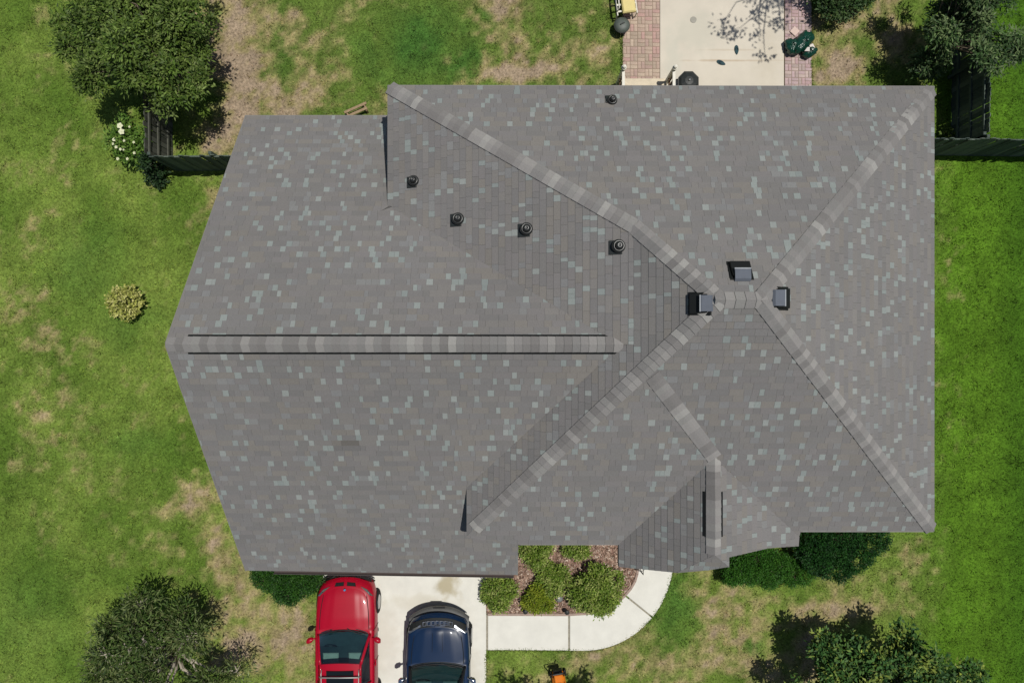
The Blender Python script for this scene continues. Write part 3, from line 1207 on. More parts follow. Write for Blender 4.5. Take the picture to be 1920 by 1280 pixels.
def make_car(name, label, loc, rz, s):
    o = empty(name, loc, rz)
    tag(o, label, 'car')
    L = s['L']
    W = s['W'] / 2
    paint = s['paint']
    yn, yr_ = L / 2, -L / 2
    cowl = yn - s['hood']
    zh, zc = s['z_nose'], s['z_cowl']
    bulge = s['bulge']

    def warp(x, y):
        f = max(0.0, min(1.0, (y - (yn - 1.0)) / 1.0))
        g = max(0.0, min(1.0, ((yr_ + 0.7) - y) / 0.7))
        return y - bulge * f * f * (abs(x) / W) ** 2.4 + 0.15 * g * g * (x / W) ** 2

    wid = [(yr_, 0.86), (yr_ + 0.2, 0.95), (yr_ + 0.7, 1.0), (yn - 1.3, 1.0), (yn - 0.7, 0.99), (yn - 0.35, 0.955), (yn - 0.1, 0.9), (yn, 0.84)]
    belt = s['belt']
    top = [(yr_, belt - 0.12), (yr_ + 0.15, belt), (cowl - 0.05, belt), (cowl, zc), (cowl + 0.3, zc - 0.015), (yn - 0.45, zh + 0.06), (yn - 0.22, zh), (yn - 0.06, zh - 0.10), (yn, zh - 0.2)]
    ys_ = [yr_, yr_ + 0.08, yr_ + 0.25, yr_ + 0.7, yr_ + 1.2, yr_ + 1.8, yr_ + 2.3, cowl - 0.25, cowl - 0.05, cowl, cowl + 0.15, cowl + 0.4, yn - 0.6, yn - 0.4, yn - 0.22, yn - 0.1, yn - 0.03, yn]
    ys_ = sorted(set(ys_))
    rows = []
    for y in ys_:
        w = W * interp(wid, y)
        zt = interp(top, y)
        zl = 0.26
        sh = zt - 0.10 if y > cowl - 0.02 else zt - 0.02
        half = [(w * 0.90, zl), (w * 0.985, zl + 0.10), (w, zl + (sh - zl) * 0.45), (w * 0.985, sh - 0.07), (w * 0.955, sh), (w * 0.88, sh + 0.045), (w * 0.72, zt - 0.012), (w * 0.5, zt), (w * 0.25, zt + 0.012), (0, zt + 0.016)]
        pts = [(x, z) for x, z in half] + [(-x, z) for x, z in half[-2::-1]]
        rows.append([(x, warp(x, y), z) for x, z in pts])
    mb_ = MB()
    mb_.grid([r[::-1] for r in rows])
    mb_.face(rows[0])
    mb_.face(rows[-1][::-1])
    mb_.build('body', paint, o, smooth=True, subsurf=1)

    # hood panel with creases
    hb, hf = cowl + 0.03, yn - s['hood_front']
    nxh, nyh = 20, 14
    hr = []
    for j in range(nyh + 1):
        t = j / nyh
        row = []
        for i in range(nxh + 1):
            u = i / nxh * 2 - 1
            hwid = W * (0.80 - 0.10 * t * t)
            x = u * hwid
            yb_ = hb - 0.06 + 0.10 * (1 - u * u)
            yf_ = warp(x, hf) - 0.10 * u ** 4
            y = yb_ + (yf_ - yb_) * t
            z = interp(top, y) + 0.018 * (1 - u * u) + 0.012
            c1 = s['crease'] * (1 - 0.15 * t)
            z += 0.014 * (1 - float(sstep(c1 - 0.05, c1 + 0.05, abs(u))))
            if s.get('scoop'):
                z += 0.014 * (1 - float(sstep(0.13, 0.17, abs(u)))) * float(sstep(0.15, 0.6, t)) * (1 if t < 0.93 else 0)
            z -= 0.03 * abs(u) ** 6 + 0.03 * t ** 8
            row.append((x, y, z))
        hr.append(row)
    mb_ = MB()
    mb_.grid(hr)
    skirt = [[p for p in hr[-1]], [(p[0], p[1] + 0.004, p[2] - 0.05) for p in hr[-1]]]
    mb_.grid(skirt)
    mb_.grid([[r[0] for r in hr], [(r[0][0], r[0][1], r[0][2] - 0.05) for r in hr]])
    mb_.grid([[(r[-1][0], r[-1][1], r[-1][2] - 0.05) for r in hr], [r[-1] for r in hr]])
    mb_.build('hood', paint, o, smooth=True)
    # dark shut line under the hood edge
    mb_ = MB()
    for sgn in (0, -1):
        mb_.tube([(r[sgn][0] * 1.012, r[sgn][1], r[sgn][2] - 0.004) for r in hr], 0.012, 5)
    mb_.build('hood_gap', M_TRIM, o)

    if s.get('scoop'):
        for u_ in (-0.17, 0.17):
            mb_ = MB()
            i_ = int(round((u_ + 1) / 2 * nxh))
            mb_.tube([(r[i_][0], r[i_][1], r[i_][2] - 0.006) for r in hr[4:13]], 0.010, 5)
            mb_.build('hood_seam', M_TRIM, o)
    for sg in (-1, 1):
        for yd_ in (cowl - 0.05, cowl - 1.05, cowl - 1.95):
            mb_ = MB()
            mb_.tube([(sg * W * 1.0, yd_, 0.42), (sg * W * 1.004, yd_, 0.62), (sg * W * 0.99, yd_, belt - 0.12), (sg * W * 0.95, yd_ - 0.02, belt - 0.02)], 0.007, 5)
            mb_.build('door_seam', M_TRIM, o)
    # greenhouse
    zr = s['roof']
    wb, wt = W * 0.86, W * s['wt']
    wy0, wy1 = cowl + 0.02, cowl - s['ws']
    ry = s['roof_rear']
    by_ = yr_ + 0.12
    bow = s['bow']

    def ws_pt(u, t, off=0.0):
        wa = wb * 0.97 + (wt - wb * 0.97) * t
        y = wy0 + (wy1 - wy0) * t - bow * (u * u) * (1 - 0.75 * t)
        z = belt - 0.02 + (zr - 0.02 - belt + 0.02) * (1 - (1 - t) ** 1.25) - 0.035 * u * u * t
        return (u * wa, y, z + off)

    mb_ = MB()
    mb_.grid([[ws_pt(-1 + 2 * i / 12, j / 6, 0.004) for i in range(13)] for j in range(7)])
    mb_.build('windshield', M_GLASS, o, smooth=True)
    # dark band round the glass
    mb_ = MB()
    mb_.tube([ws_pt(-1 + 2 * i / 14, 0.0, 0.0) for i in range(15)], 0.022, 6)
    mb_.tube([ws_pt(-1 + 2 * i / 14, 0.06, 0.002) for i in range(15)], 0.018, 6)
    mb_.build('cowl', M_TRIM, o, smooth=True)
    # roof panel
    rows = []
    for j in range(11):
        t = j / 10
        y = wy1 + (ry - wy1) * t
        row = []
        for i in range(13):
            u = -1 + 2 * i / 12
            z = zr - 0.02 + 0.03 * math.sin(math.pi * min(1, t * 1.1 + 0.08)) - 0.035 * u * u - 0.02 * u ** 6
            row.append((u * wt * (1 - 0.06 * t), y - bow * u * u * 0.25 * (1 - t), z))
        rows.append(row)
    mb_ = MB()
    mb_.grid(rows)
    front = rows[0]
    mb_.grid([[(p[0], p[1] + 0.01, p[2] - 0.05) for p in front], front])
    mb_.build('roof_panel', paint, o, smooth=True)
    # pillars
    for sg in (-1, 1):
        mb_ = MB()
        mb_.tube([ws_pt(sg * 1.02, j / 6, 0.0) for j in range(7)], 0.042, 8)
        e = rows[-1][0 if sg < 0 else -1]
        mb_.tube([(sg * wt * (1 - 0.06 * k / 8), wy1 - bow * 0.25 * (1 - k / 8) + (ry - wy1) * k / 8, zr - 0.07) for k in range(9)], 0.035, 8)
        mb_.tube([e, (sg * wb * 0.95, by_ + 0.1, belt)], 0.06, 8)
        mid = (wy1 + ry) / 2 + 0.1
        mb_.tube([(sg * wt * 0.98, mid, zr - 0.07), (sg * wb * 1.0, mid + 0.05, belt)], 0.035, 8)
        mb_.build('pillar', s.get('pillar', paint), o, smooth=True)
        g0 = ws_pt(sg * 1.0, 0.0)
        g1 = ws_pt(sg * 1.0, 1.0)
        mb_ = MB()
        mb_.grid([[(sg * wb, g0[1], belt), (sg * wb * 1.01, mid, belt), (sg * wb, by_ + 0.15, belt)],
                  [(sg * (wt + 0.02), g1[1], zr - 0.08), (sg * (wt + 0.01), mid, zr - 0.07), (sg * wt * 0.94, ry, zr - 0.1)]])
        mb_.build('side_window', M_GLASS, o)
    mb_ = MB()
    mb_.grid([[(-wt * .92, ry, zr - 0.06), (0, ry, zr - 0.02), (wt * .92, ry, zr - 0.06)], [(-wb * .92, by_, belt), (0, by_ - 0.03, belt), (wb * .92, by_, belt)]])
    mb_.build('rear_window', M_GLASS, o)
    # interior
    mb_ = MB()
    mb_.box((0, (wy0 + by_) / 2 - 0.1, belt + 0.035), (wb * 1.86, wy0 - by_ - 0.1, 0.02))
    dr = []
    for j in range(5):
        t = j / 4
        dr.append([(u * wb * 0.9, wy0 - 0.08 - 0.42 * t - bow * 0.7 * u * u * (1 - t), belt + 0.02 + 0.07 * math.sin(t * 2.6)) for u in (-1, -.6, -.2, .2, .6, 1)])
    mb_.grid(dr)
    mb_.build('dashboard', M_DASH, o, smooth=True)
    sy0 = wy1 - 0.12
    for sg in (-1, 1):
        mb_ = MB()
        cxs = sg * W * 0.42
        mb_.bbox((cxs, sy0 + 0.06, belt + 0.06), (0.46, 0.36, 0.06), 0.025)
        mb_.bbox((cxs, sy0 - 0.24, belt + 0.10), (0.46, 0.16, 0.34), 0.05)
        mb_.bbox((cxs, sy0 - 0.26, belt + 0.34), (0.25, 0.10, 0.16), 0.03)
        mb_.build('seat', s['seat'], o)
    mb_ = MB()
    cxs = -W * 0.42
    ring = [(cxs + 0.18 * math.cos(t * math.pi / 8), wy0 - 0.52 + 0.08 * math.sin(t * math.pi / 8), belt + 0.04 + 0.16 * math.sin(t * math.pi / 8)) for t in range(17)]
    mb_.tube(ring, 0.015, 6, cap=False)
    mb_.build('steering_wheel', M_TRIM, o)
    # mirrors
    for sg in (-1, 1):
        mb_ = MB()
        my = cowl - s['mirror_back']
        mz = belt + 0.05
        prof_ = []
        for (dx_, hw_, hh) in ((0.0, 0.035, 0.03), (0.07, 0.045, 0.05), (0.10, 0.10, 0.08), (0.20, 0.11, 0.085), (0.25, 0.07, 0.05)):
            x = sg * (W * 0.93 + dx_)
            yy = my - 0.35 * dx_
            prof_.append([(x, yy + hw_ * math.cos(a) * 0.8, mz + hh * math.sin(a)) for a in [k * math.pi / 5 for k in range(11)]])
        mb_.grid(prof_)
        mb_.face(prof_[-1][:-1])
        mb_.build('mirror', s['mirror'], o, smooth=True)
    # wheels
    for sg in (-1, 1):
        for wy in (yn - s['axle'], yr_ + 0.82):
            w = empty('wheel', (sg * (W - 0.09), wy, 0.34))
            w.parent = o
            R_ = Matrix.Rotation(math.pi / 2, 3, 'Y')
            mt = MB()
            mt.lathe([(0.22, -0.10), (0.31, -0.11), (0.34, -0.08), (0.345, 0), (0.34, 0.08), (0.31, 0.11), (0.22, 0.10)], M=R_, n=28)
            mt.build('tyre', M_TYRE, w, smooth=True)
            mt = MB()
            mt.lathe([(0.05, -0.112), (0.20, -0.114), (0.215, -0.105), (0.215, 0.105), (0.20, 0.114), (0.05, 0.112)], M=R_, n=28)
            mt.build('rim', M_RIM, w)
    # wipers
    for q in (-0.55, 0.12):
        mb_ = MB()
        a = Vector(ws_pt(q, 0.0, 0.03))
        b = Vector(ws_pt(q + 0.62, 0.10, 0.03))
        mb_.tube([a, (a + b) / 2 + Vector((0, -0.02, 0.015)), b], [0.012, 0.010, 0.006], 5)
        mb_.build('wiper', M_TRIM, o)
    return o, dict(yn=yn, W=W, warp=warp, top=top, cowl=cowl, wy1=wy1, wt=wt, ry=ry, rows=rows, zr=zr, belt=belt, zh=zh)


# red compact crossover, nose under the garage eave
Lr = 4.45
xr_, yrn, _ = P(652.5, 1078, 0.55)
red, ri = make_car('car', 'glossy red crossover with open sunroof and roof crossbar parked on driveway',
                   (P(654, 1180, 1.0)[0] - 0.12, yrn - Lr / 2, 0.045), math.radians(0.4), dict(
    L=Lr, W=1.80, hood=1.40, hood_front=0.27, z_nose=0.84, z_cowl=1.02, belt=1.03, bulge=0.34, paint=M_RED, roof=1.55, wt=0.64, ws=0.80,
    roof_rear=-1.75, bow=0.17, crease=0.62, seat=M_SEATL, mirror=M_RED, mirror_back=0.26, axle=0.86))
W, yn, warp = ri['W'], ri['yn'], ri['warp']


def nose_pt(x, y, dz=0.02):
    return (x, warp(x, y), interp(ri['top'], y) + dz)


def patch(name, m, parent, quad, lift=0.0, thick=0.03):
    """small lens or grille block from four corner points"""
    mb_ = MB()
    q = [Vector(p) for p in quad]
    nrm = (q[1] - q[0]).cross(q[3] - q[0]).normalized()
    if nrm.z < 0:
        nrm = -nrm
        q = q[::-1]
    t = [p + nrm * (lift + thick) for p in q]
    c = sum(t, Vector()) / 4
    t = [c + (p - c) * 0.9 for p in t]
    b = [p + nrm * (lift - 0.04) for p in q]
    mb_.raw([tuple(p) for p in b + t], [(4, 5, 6, 7), (0, 1, 5, 4), (1, 2, 6, 5), (2, 3, 7, 6), (3, 0, 4, 7)])
    return mb_.build(name, m, parent)


for sg in (-1, 1):
    patch('headlight', M_LAMP, red, [nose_pt(sg * W * 0.48, yn - 0.17), nose_pt(sg * W * 0.72, yn - 0.20), nose_pt(sg * W * 0.93, yn - 0.42, -0.06), nose_pt(sg * W * 0.83, yn - 0.40, 0.01)], 0.0, 0.014)
    patch('headlight_strip', M_CHROME, red, [nose_pt(sg * W * 0.74, yn - 0.27, .03), nose_pt(sg * W * 0.77, yn - 0.27, .03), nose_pt(sg * W * 0.86, yn - 0.39, .01), nose_pt(sg * W * 0.84, yn - 0.40, .02)], 0.0, 0.012)
    patch('grille', M_BLACKPL, red, [nose_pt(sg * W * 0.04, yn - 0.10), nose_pt(sg * W * 0.04, yn - 0.20), nose_pt(sg * W * 0.36, yn - 0.20), nose_pt(sg * W * 0.33, yn - 0.11)], 0.0, 0.012)
    patch('bumper_inlet', M_TRIM, red, [(sg * W * 0.42, warp(W * 0.42, yn) + 0.02, 0.42), (sg * W * 0.80, warp(W * 0.8, yn) + 0.015, 0.42), (sg * W * 0.80, warp(W * 0.8, yn) - 0.03, 0.54), (sg * W * 0.42, warp(W * 0.42, yn) - 0.02, 0.54)], 0.0, 0.02)
mb = MB()
mb.bbox((0, yn + 0.012, 0.47), (0.52, 0.03, 0.12), 0.008)
mb.build('plate_holder', M_TRIM, red)
M_LIP = mat('bumper_lip', (0.02, 0.012, 0.013), rough=0.6, var=0.1)
mb = MB()
mb.tube([(u * W * 0.88, warp(u * W * 0.88, yn) + 0.02, 0.33) for u in [k / 8 - 1 for k in range(17)]], 0.022, 8)
mb.build('bumper_lip', M_LIP, red, smooth=True)
mb = MB()
mb.lathe([(0.042, 0.0), (0.042, 0.012), (0.034, 0.018)], c=nose_pt(0, yn - 0.30, 0.042), n=20)
mb.build('badge', M_CHROME, red)
M_BB = mat('badge_enamel', (0.12, 0.3, 0.6), rough=0.2, var=0.0)
mb = MB()
bc = Vector(nose_pt(0, yn - 0.30, 0.060))
for q in (0, 2):
    mb.face([tuple(bc + Vector((0.03 * math.cos(a), 0.03 * math.sin(a), 0.003))) for a in [q * math.pi / 2 + k * math.pi / 10 for k in range(6)]] + [tuple(bc + Vector((0, 0, 0.003)))])
mb.build('badge_quarter', M_BB, red)
# sunroof panes, crossbar and rails
zr, wy1, wt = ri['zr'], ri['wy1'], ri['wt']
for i, (ya, yb2) in enumerate(((wy1 - 0.20, wy1 - 0.34), (wy1 - 0.40, wy1 - 0.86))):
    mb = MB()
    mb.bbox((0, (ya + yb2) / 2, zr + 0.008), (wt * 1.36, ya - yb2, 0.05), 0.012)
    mb.build('sunroof', M_DKGLASS, red)
M_BAR = mat('bar_aluminium', (0.34, 0.34, 0.32), rough=0.45, var=0.05, metal=0.5)
mb = MB()
mb.tube([(-wt * 1.03, wy1 - 0.36, zr + 0.02), (-wt * .9, wy1 - 0.355, zr + 0.09), (0, wy1 - 0.35, zr + 0.11), (wt * .9, wy1 - 0.355, zr + 0.09), (wt * 1.03, wy1 - 0.36, zr + 0.02)], 0.02, 8)
mb.build('crossbar', M_BAR, red, smooth=True)
for sg in (-1, 1):
    mb = MB()
    mb.tube([(sg * wt * 0.93, wy1 - 0.18, zr - 0.03), (sg * wt * 0.94, wy1 - 0.28, zr + 0.02), (sg * wt * 0.91, -1.3, zr + 0.02), (sg * wt * 0.90, -1.5, zr - 0.02)], 0.016, 6)
    mb.build('roof_rail', M_BAR, red, smooth=True)
    mb = MB()
    mb.bbox((sg * (W + 0.0), -0.25, 0.86), (0.03, 0.18, 0.03), 0.006)
    mb.build('door_handle', M_RED, red)

M_SATIN = mat('satin_chrome', (0.34, 0.36, 0.40), rough=0.3, var=0.0, metal=0.8)
# navy sport utility with chrome grille
Lb = 4.60
xb_, ybn, _ = P(824, 1140, 0.55)
navy, ni_ = make_car('car', 'dark navy blue sport utility vehicle with chrome grille parked nearer the walkway',
                     (P(824, 1200, 1.1)[0] - 0.05, ybn - Lb / 2, 0.045), math.radians(0.2), dict(
    L=Lb, W=1.90, hood=1.36, hood_front=0.36, z_nose=1.02, z_cowl=1.13, belt=1.15, bulge=0.36, paint=M_NAVY, roof=1.74, wt=0.70, ws=0.62,
    roof_rear=-1.95, bow=0.12, crease=0.74, scoop=True, pillar=M_TRIM, seat=M_SEAT, mirror=M_CHROME, mirror_back=0.42, axle=0.88))
W, yn, warp = ni_['W'], ni_['yn'], ni_['warp']


def npt(x, y, dz=0.02):
    return (x, warp(x, y), interp(ni_['top'], y) + dz)


mb = MB()
mb.grid([[npt(u * W * 0.90, yn - 0.10, 0.025) for u in [k / 8 - 1 for k in range(17)]], [npt(u * W * 0.86, yn - 0.34, 0.012) for u in [k / 8 - 1 for k in range(17)]]])
mb.build('grille_surround', M_BLACKPL, navy)
for i in range(7):
    x = (i - 3) * 0.128
    a = 0.05
    ring = [npt(x - a, yn - 0.17, .045), npt(x + a, yn - 0.17, .045), npt(x + a * 0.9, yn - 0.27, .045), npt(x - a * 0.9, yn - 0.27, .045)]
    mb = MB()
    mb.tube(ring + ring[:1], 0.016, 6)
    mb.build('grille_slot', M_SATIN, navy)
mb = MB()
mb.bbox(npt(0, yn - 0.31, 0.05), (0.16, 0.04, 0.03), 0.008)
mb.build('badge', M_CHROME, navy)
for sg in (-1, 1):
    patch('headlight', M_SATIN, navy, [npt(sg * W * 0.52, yn - 0.22, .03), npt(sg * W * 0.50, yn - 0.29, .03), npt(sg * W * 0.88, yn - 0.44, .0), npt(sg * W * 0.93, yn - 0.36, -.03)], 0.0, 0.012)
    patch('headlight_lens', M_LAMP, navy, [npt(sg * W * 0.60, yn - 0.24, .05), npt(sg * W * 0.59, yn - 0.27, .05), npt(sg * W * 0.74, yn - 0.34, .04), npt(sg * W * 0.77, yn - 0.29, .03)], 0.0, 0.012)
M_BUMP = mat('grey_bumper', (0.09, 0.09, 0.088), rough=0.5, var=0.12)
mb = MB()
br = []
for t, (dy_, z) in enumerate(((0.0, 0.40), (0.07, 0.48), (0.08, 0.58), (0.02, 0.64), (-0.08, 0.66))):
    br.append([(u * W * 0.95, warp(u * W * 0.95, yn) + dy_, z) for u in [k / 8 - 1 for k in range(17)]])
mb.grid(br)
mb.build('bumper', M_BUMP, navy, smooth=True)
mb = MB()
mb.bbox((0, yn + 0.075, 0.62), (0.34, 0.05, 0.06), 0.01)
mb.build('tow_plate', M_TRIM, navy)
for sg in (-1, 1):
    mb = MB()
    mb.tube([(sg * W * 0.985, yn - 0.5, 0.70), (sg * W * 0.995, yn - 0.9, 0.74), (sg * W * 0.985, yn - 1.3, 0.68)], 0.028, 6)
    mb.build('wheel_arch', M_TRIM, navy, smooth=True)
    mb = MB()
    mb.tube([(sg * ni_['wt'] * 0.93, ni_['wy1'] - 0.2, ni_['zr'] + 0.02), (sg * ni_['wt'] * 0.91, -1.6, ni_['zr'] + 0.02)], 0.018, 6)
    mb.build('roof_rail', M_BAR, navy)

# ------------------------------------------------------------------ vegetation
M_LEAF = leaf_mat('leaf')
M_LEAFG = leaf_mat('glossy_leaf', rough=0.35, trans=0.15)
M_BARK = mat('bark', alb(112, 100, 86), rough=0.95, var=0.3, scale=14, bump=0.6, bscale=50)
M_BARKP = mat('pale_bark', alb(196, 186, 168), rough=0.9, var=0.2, scale=14)


def leaves(centres, outward, length, width, droop, seed, fold=0.25, elong=None):
    """one folded four-cornered leaf per centre"""
    r = np.random.default_rng(seed)
    n = len(centres)
    d = r.normal(size=(n, 3))
    d[:, 2] *= 0.45
    d = d + outward * (0.9 if elong is None else elong)
    d[:, 2] -= droop
    d /= np.linalg.norm(d, axis=1)[:, None] + 1e-9
    up = r.normal(size=(n, 3)) * 0.45 + np.array([0, 0, 1.0]) + outward * 0.35
    s = np.cross(d, up)
    s /= np.linalg.norm(s, axis=1)[:, None] + 1e-9
    nn = np.cross(s, d)
    L = (length * r.uniform(0.65, 1.25, n))[:, None]
    Wd = (width * r.uniform(0.7, 1.2, n))[:, None]
    v = np.zeros((n, 4, 3))
    v[:, 0] = centres
    v[:, 1] = centres + d * L * 0.5 + s * Wd * 0.5 + nn * Wd * fold
    v[:, 2] = centres + d * L
    v[:, 3] = centres + d * L * 0.5 - s * Wd * 0.5 + nn * Wd * fold
    return v.reshape(-1, 3)


def crown_points(lumps, n_clumps, per, sig, seed, shell=0.3, flat=1.0):
    """lumps: (x, y, z, rx, ry, rz); returns leaf positions, outward vectors, clump ids, clump centres"""
    r = np.random.default_rng(seed)
    wts = np.array([l[3] * l[4] for l in lumps])
    wts = wts / wts.sum()
    li = r.choice(len(lumps), n_clumps, p=wts)
    Lm = np.array(lumps)[li]
    d = r.normal(size=(n_clumps, 3))
    d[:, 2] = np.abs(d[:, 2]) * 0.95 - 0.22
    d /= np.linalg.norm(d, axis=1)[:, None]
    rad = r.uniform(shell, 1.0, n_clumps) ** 0.45
    cc = Lm[:, :3] + d * Lm[:, 3:6] * rad[:, None]
    cid = np.repeat(np.arange(n_clumps), per)
    off = r.normal(size=(len(cid), 3)) * sig
    off[:, 2] *= 0.6 * flat
    pos = cc[cid] + off
    out = d[cid] * 0.7 + off / (sig * 2.0) * 0.6
    out /= np.linalg.norm(out, axis=1)[:, None] + 1e-9
    return pos, out, cid, cc, li


def plant(name, label, cat, base, lumps, n_clumps, per, sig, length, width, palette, seed, leafmat=None, group=None, droop=0.15, trunk=0.12, bark=None,
          shell=0.3, twigs=0.5, jitter=0.22, elong=None, stems=None, part='crown', trunk_name='trunk', fold=0.25, limb_r=0.4):
    """base: ground point; lumps relative to it"""
    r = np.random.default_rng(seed + 1)
    o = empty(name, (base[0], base[1], 0.0))
    tag(o, label, cat, group)
    pos, out, cid, cc, li = crown_points(lumps, n_clumps, per, sig, seed, shell)
    keep = pos[:, 2] > 0.03
    pos, out, cid = pos[keep], out[keep], cid[keep]
    v = leaves(pos, out, length, width, droop, seed + 2, fold, elong)
    pal_ = np.array([alb(*c) for c in palette])
    ccol = pal_[r.integers(0, len(pal_), n_clumps)] * r.uniform(1 - jitter, 1 + jitter, (n_clumps, 1))
    lcol = pal_[r.integers(0, len(pal_), len(pos))]
    col = (0.6 * ccol[cid] + 0.4 * lcol) * r.uniform(1 - jitter, 1 + jitter, (len(pos), 1))
    np_mesh(part, v, 4, leafmat or M_LEAF, col, o)
    mb_ = MB()
    lm = np.array(lumps)
    zmin = lm[:, 2].mean() - lm[:, 5].mean() * 0.5
    fork = Vector((float(lm[:, 0].mean()) * 0.4, float(lm[:, 1].mean()) * 0.4, max(0.12, float(zmin) * 0.6)))
    if stems is None:
        mb_.tube([(0, 0, -0.05), (fork.x * 0.5 + 0.03, fork.y * 0.5, fork.z * 0.5), tuple(fork)], [trunk * 1.15, trunk, trunk * 0.85], 8)
    for i, l in enumerate(lumps):
        q = Vector(l[:3])
        dl = (q - fork).length
        m1_ = fork.lerp(q, 0.35) + Vector((r.uniform(-.12, .12), r.uniform(-.12, .12), 0.12)) * dl
        m2_ = fork.lerp(q, 0.72) + Vector((r.uniform(-.08, .08), r.uniform(-.08, .08), 0.05)) * dl
        mb_.tube([fork, m1_, m2_, q], [trunk * limb_r * 1.6, trunk * limb_r * 1.1, trunk * limb_r * .8, trunk * limb_r * 0.5], 6)
    nt_ = int(n_clumps * twigs)
    for i in range(nt_):
        q = Vector(lumps[li[i]][:3])
        e = Vector(cc[i])
        m = (q + e) / 2 + Vector(r.normal(size=3) * 0.05)
        mb_.tube([q, m, e], [trunk * limb_r * 0.5, trunk * limb_r * 0.32, trunk * limb_r * 0.12], 4, cap=False)
    mb_.build(trunk_name, bark or M_BARK, o, smooth=True)
    return o


def rel(base, lst):
    return [(P(px, py, z)[0] - base[0], P(px, py, z)[1] - base[1], z, r_, r_ * ry, rz) for px, py, z, r_, ry, rz in lst]


def billow(lumps, n, fr, seed):
    """break each big lump into many small billows on its upper surface so the crown gets lit heads and dark gaps"""
    r = random.Random(seed)
    out = []
    for (x, y, z, rx, ry, rz) in lumps:
        m = max(3, int(n * rx * ry))
        for i in range(m):
            a = r.uniform(0, 6.283)
            t = math.sqrt(r.random())
            q = math.sqrt(max(0, 1 - t * t))
            s = fr * r.uniform(0.6, 1.25)
            out.append((x + math.cos(a) * t * rx * 0.92, y + math.sin(a) * t * ry * 0.92, z + rz * q * r.uniform(0.55, 1.0) - 0.25 * r.random(), s, s, s * 0.75))
    return out


# upper left tree over the fence
b = P(358, 150, 0)
plant('round_tree', 'dense round olive green tree overhanging the weathered fence corner', 'tree', b,
      billow(rel(b, [(275, 70, 2.5, 1.35, 1, 1.1), (215, 40, 2.4, 1.05, 1, .9), (350, 60, 2.5, 0.95, 1.2, .9), (335, 140, 2.5, 0.95, 1, .8), (265, 145, 2.5, 0.95, .9, .8), (195, 110, 2.1, 0.75, 1, .7),
              (300, -10, 2.5, 1.5, 1, 1.0), (375, 125, 2.2, 0.62, 1, .6), (160, 55, 1.9, 0.6, 1, .5), (296, 186, 2.1, .5, .7, .4), (135, 70, 1.8, .4, 1, .4)]), 7.5, 0.36, 1),
      900, 30, 0.10, 0.135, 0.048, [(90, 118, 44), (70, 96, 36), (114, 138, 60), (56, 78, 30), (138, 156, 86), (96, 116, 52)], 31, trunk=0.17, twigs=0.25, shell=0.3, jitter=0.28, limb_r=0.2)
# lower left tree, sparse with silvery twigs
b = P(372, 1190, 0)
plant('feathery_tree', 'sparse feathery tree with bare silvery twigs in front lawn left of driveway', 'tree', b,
      billow(rel(b, [(280, 1190, 1.8, 1.15, 0.9, .9), (230, 1230, 1.8, 1.0, 1, .8), (335, 1240, 2.0, 1.1, 1, .9), (285, 1310, 2.2, 1.3, 1, 1.0), (400, 1270, 1.6, 0.75, 1, .6), (300, 1140, 1.5, 0.7, .7, .5), (195, 1290, 1.7, 0.8, 1, .7), (345, 1165, 1.4, .55, .9, .4), (210, 1180, 1.4, .5, .8, .4)]), 4.6, 0.36, 2),
      470, 28, 0.15, 0.17, 0.036, [(78, 106, 44), (60, 86, 36), (102, 124, 62), (48, 68, 32), (130, 142, 90), (104, 108, 66)], 41, trunk=0.10, bark=M_BARKP, twigs=0.75, shell=0.15, elong=1.6, limb_r=0.36, jitter=0.28)
# lower right tree
b = P(1570, 1205, 0)
plant('broadleaf_tree', 'leafy tree with yellow green tips at the front right lawn corner', 'tree', b,
      billow(rel(b, [(1690, 1290, 2.1, 1.25, 1, 1.0), (1580, 1270, 1.7, 1.0, 1, .9), (1530, 1245, 1.4, .5, .8, .4), (1630, 1262, 1.9, .8, 1, .7), (1640, 1225, 1.7, 0.85, .8, .7), (1760, 1270, 2.0, 0.75, .8, .7), (1690, 1205, 1.5, 0.55, .7, .5), (1520, 1300, 1.6, 0.6, .9, .5), (1800, 1300, 2.1, 0.7, 1, .6), (1560, 1215, 1.5, .5, .7, .4)]), 6, 0.33, 3),
      480, 30, 0.11, 0.15, 0.066, [(66, 106, 48), (50, 88, 42), (92, 126, 62), (42, 74, 38), (156, 170, 76), (78, 114, 54)], 51, trunk=0.13, twigs=0.2, shell=0.2, jitter=0.3, limb_r=0.22)
# upper right tree at the dark fence
b = P(1712, 120, 0)
plant('drooping_tree', 'dark drooping tree leaning over the dark fence behind the house corner', 'tree', b,
      billow(rel(b, [(1805, 60, 1.6, 0.85, 1, .7), (1768, 85, 1.1, 0.55, 1, .5), (1855, 45, 2.2, 0.7, 1.2, .6), (1785, 10, 2.2, 0.9, 1, .7), (1835, 110, 2.2, 0.6, .7, .4), (1730, 130, 0.7, 0.5, .9, .4), (1815, -30, 2.2, 0.7, 1, .7), (1880, 90, 1.9, .4, .8, .4)]), 7, 0.30, 4),
      420, 26, 0.10, 0.15, 0.045, [(68, 100, 48), (50, 78, 40), (94, 122, 70), (40, 62, 34), (128, 146, 96)], 61, trunk=0.10, twigs=0.2, shell=0.2, droop=0.5, jitter=0.3, limb_r=0.22)
# bush peeking in at the top edge
b = P(1572, 8, 0)
plant('garden_bush', 'dark green bush at the top edge beyond the mauve bricks', 'shrub', b, rel(b, [(1572, 4, 0.55, 0.62, .8, .45), (1610, -6, 0.5, 0.45, .8, .4), (1540, -8, 0.5, 0.4, .8, .4)]),
      110, 36, 0.09, 0.10, 0.045, [(58, 88, 44), (42, 68, 36), (86, 108, 60)], 71, trunk=0.04, part='foliage', trunk_name='stem')
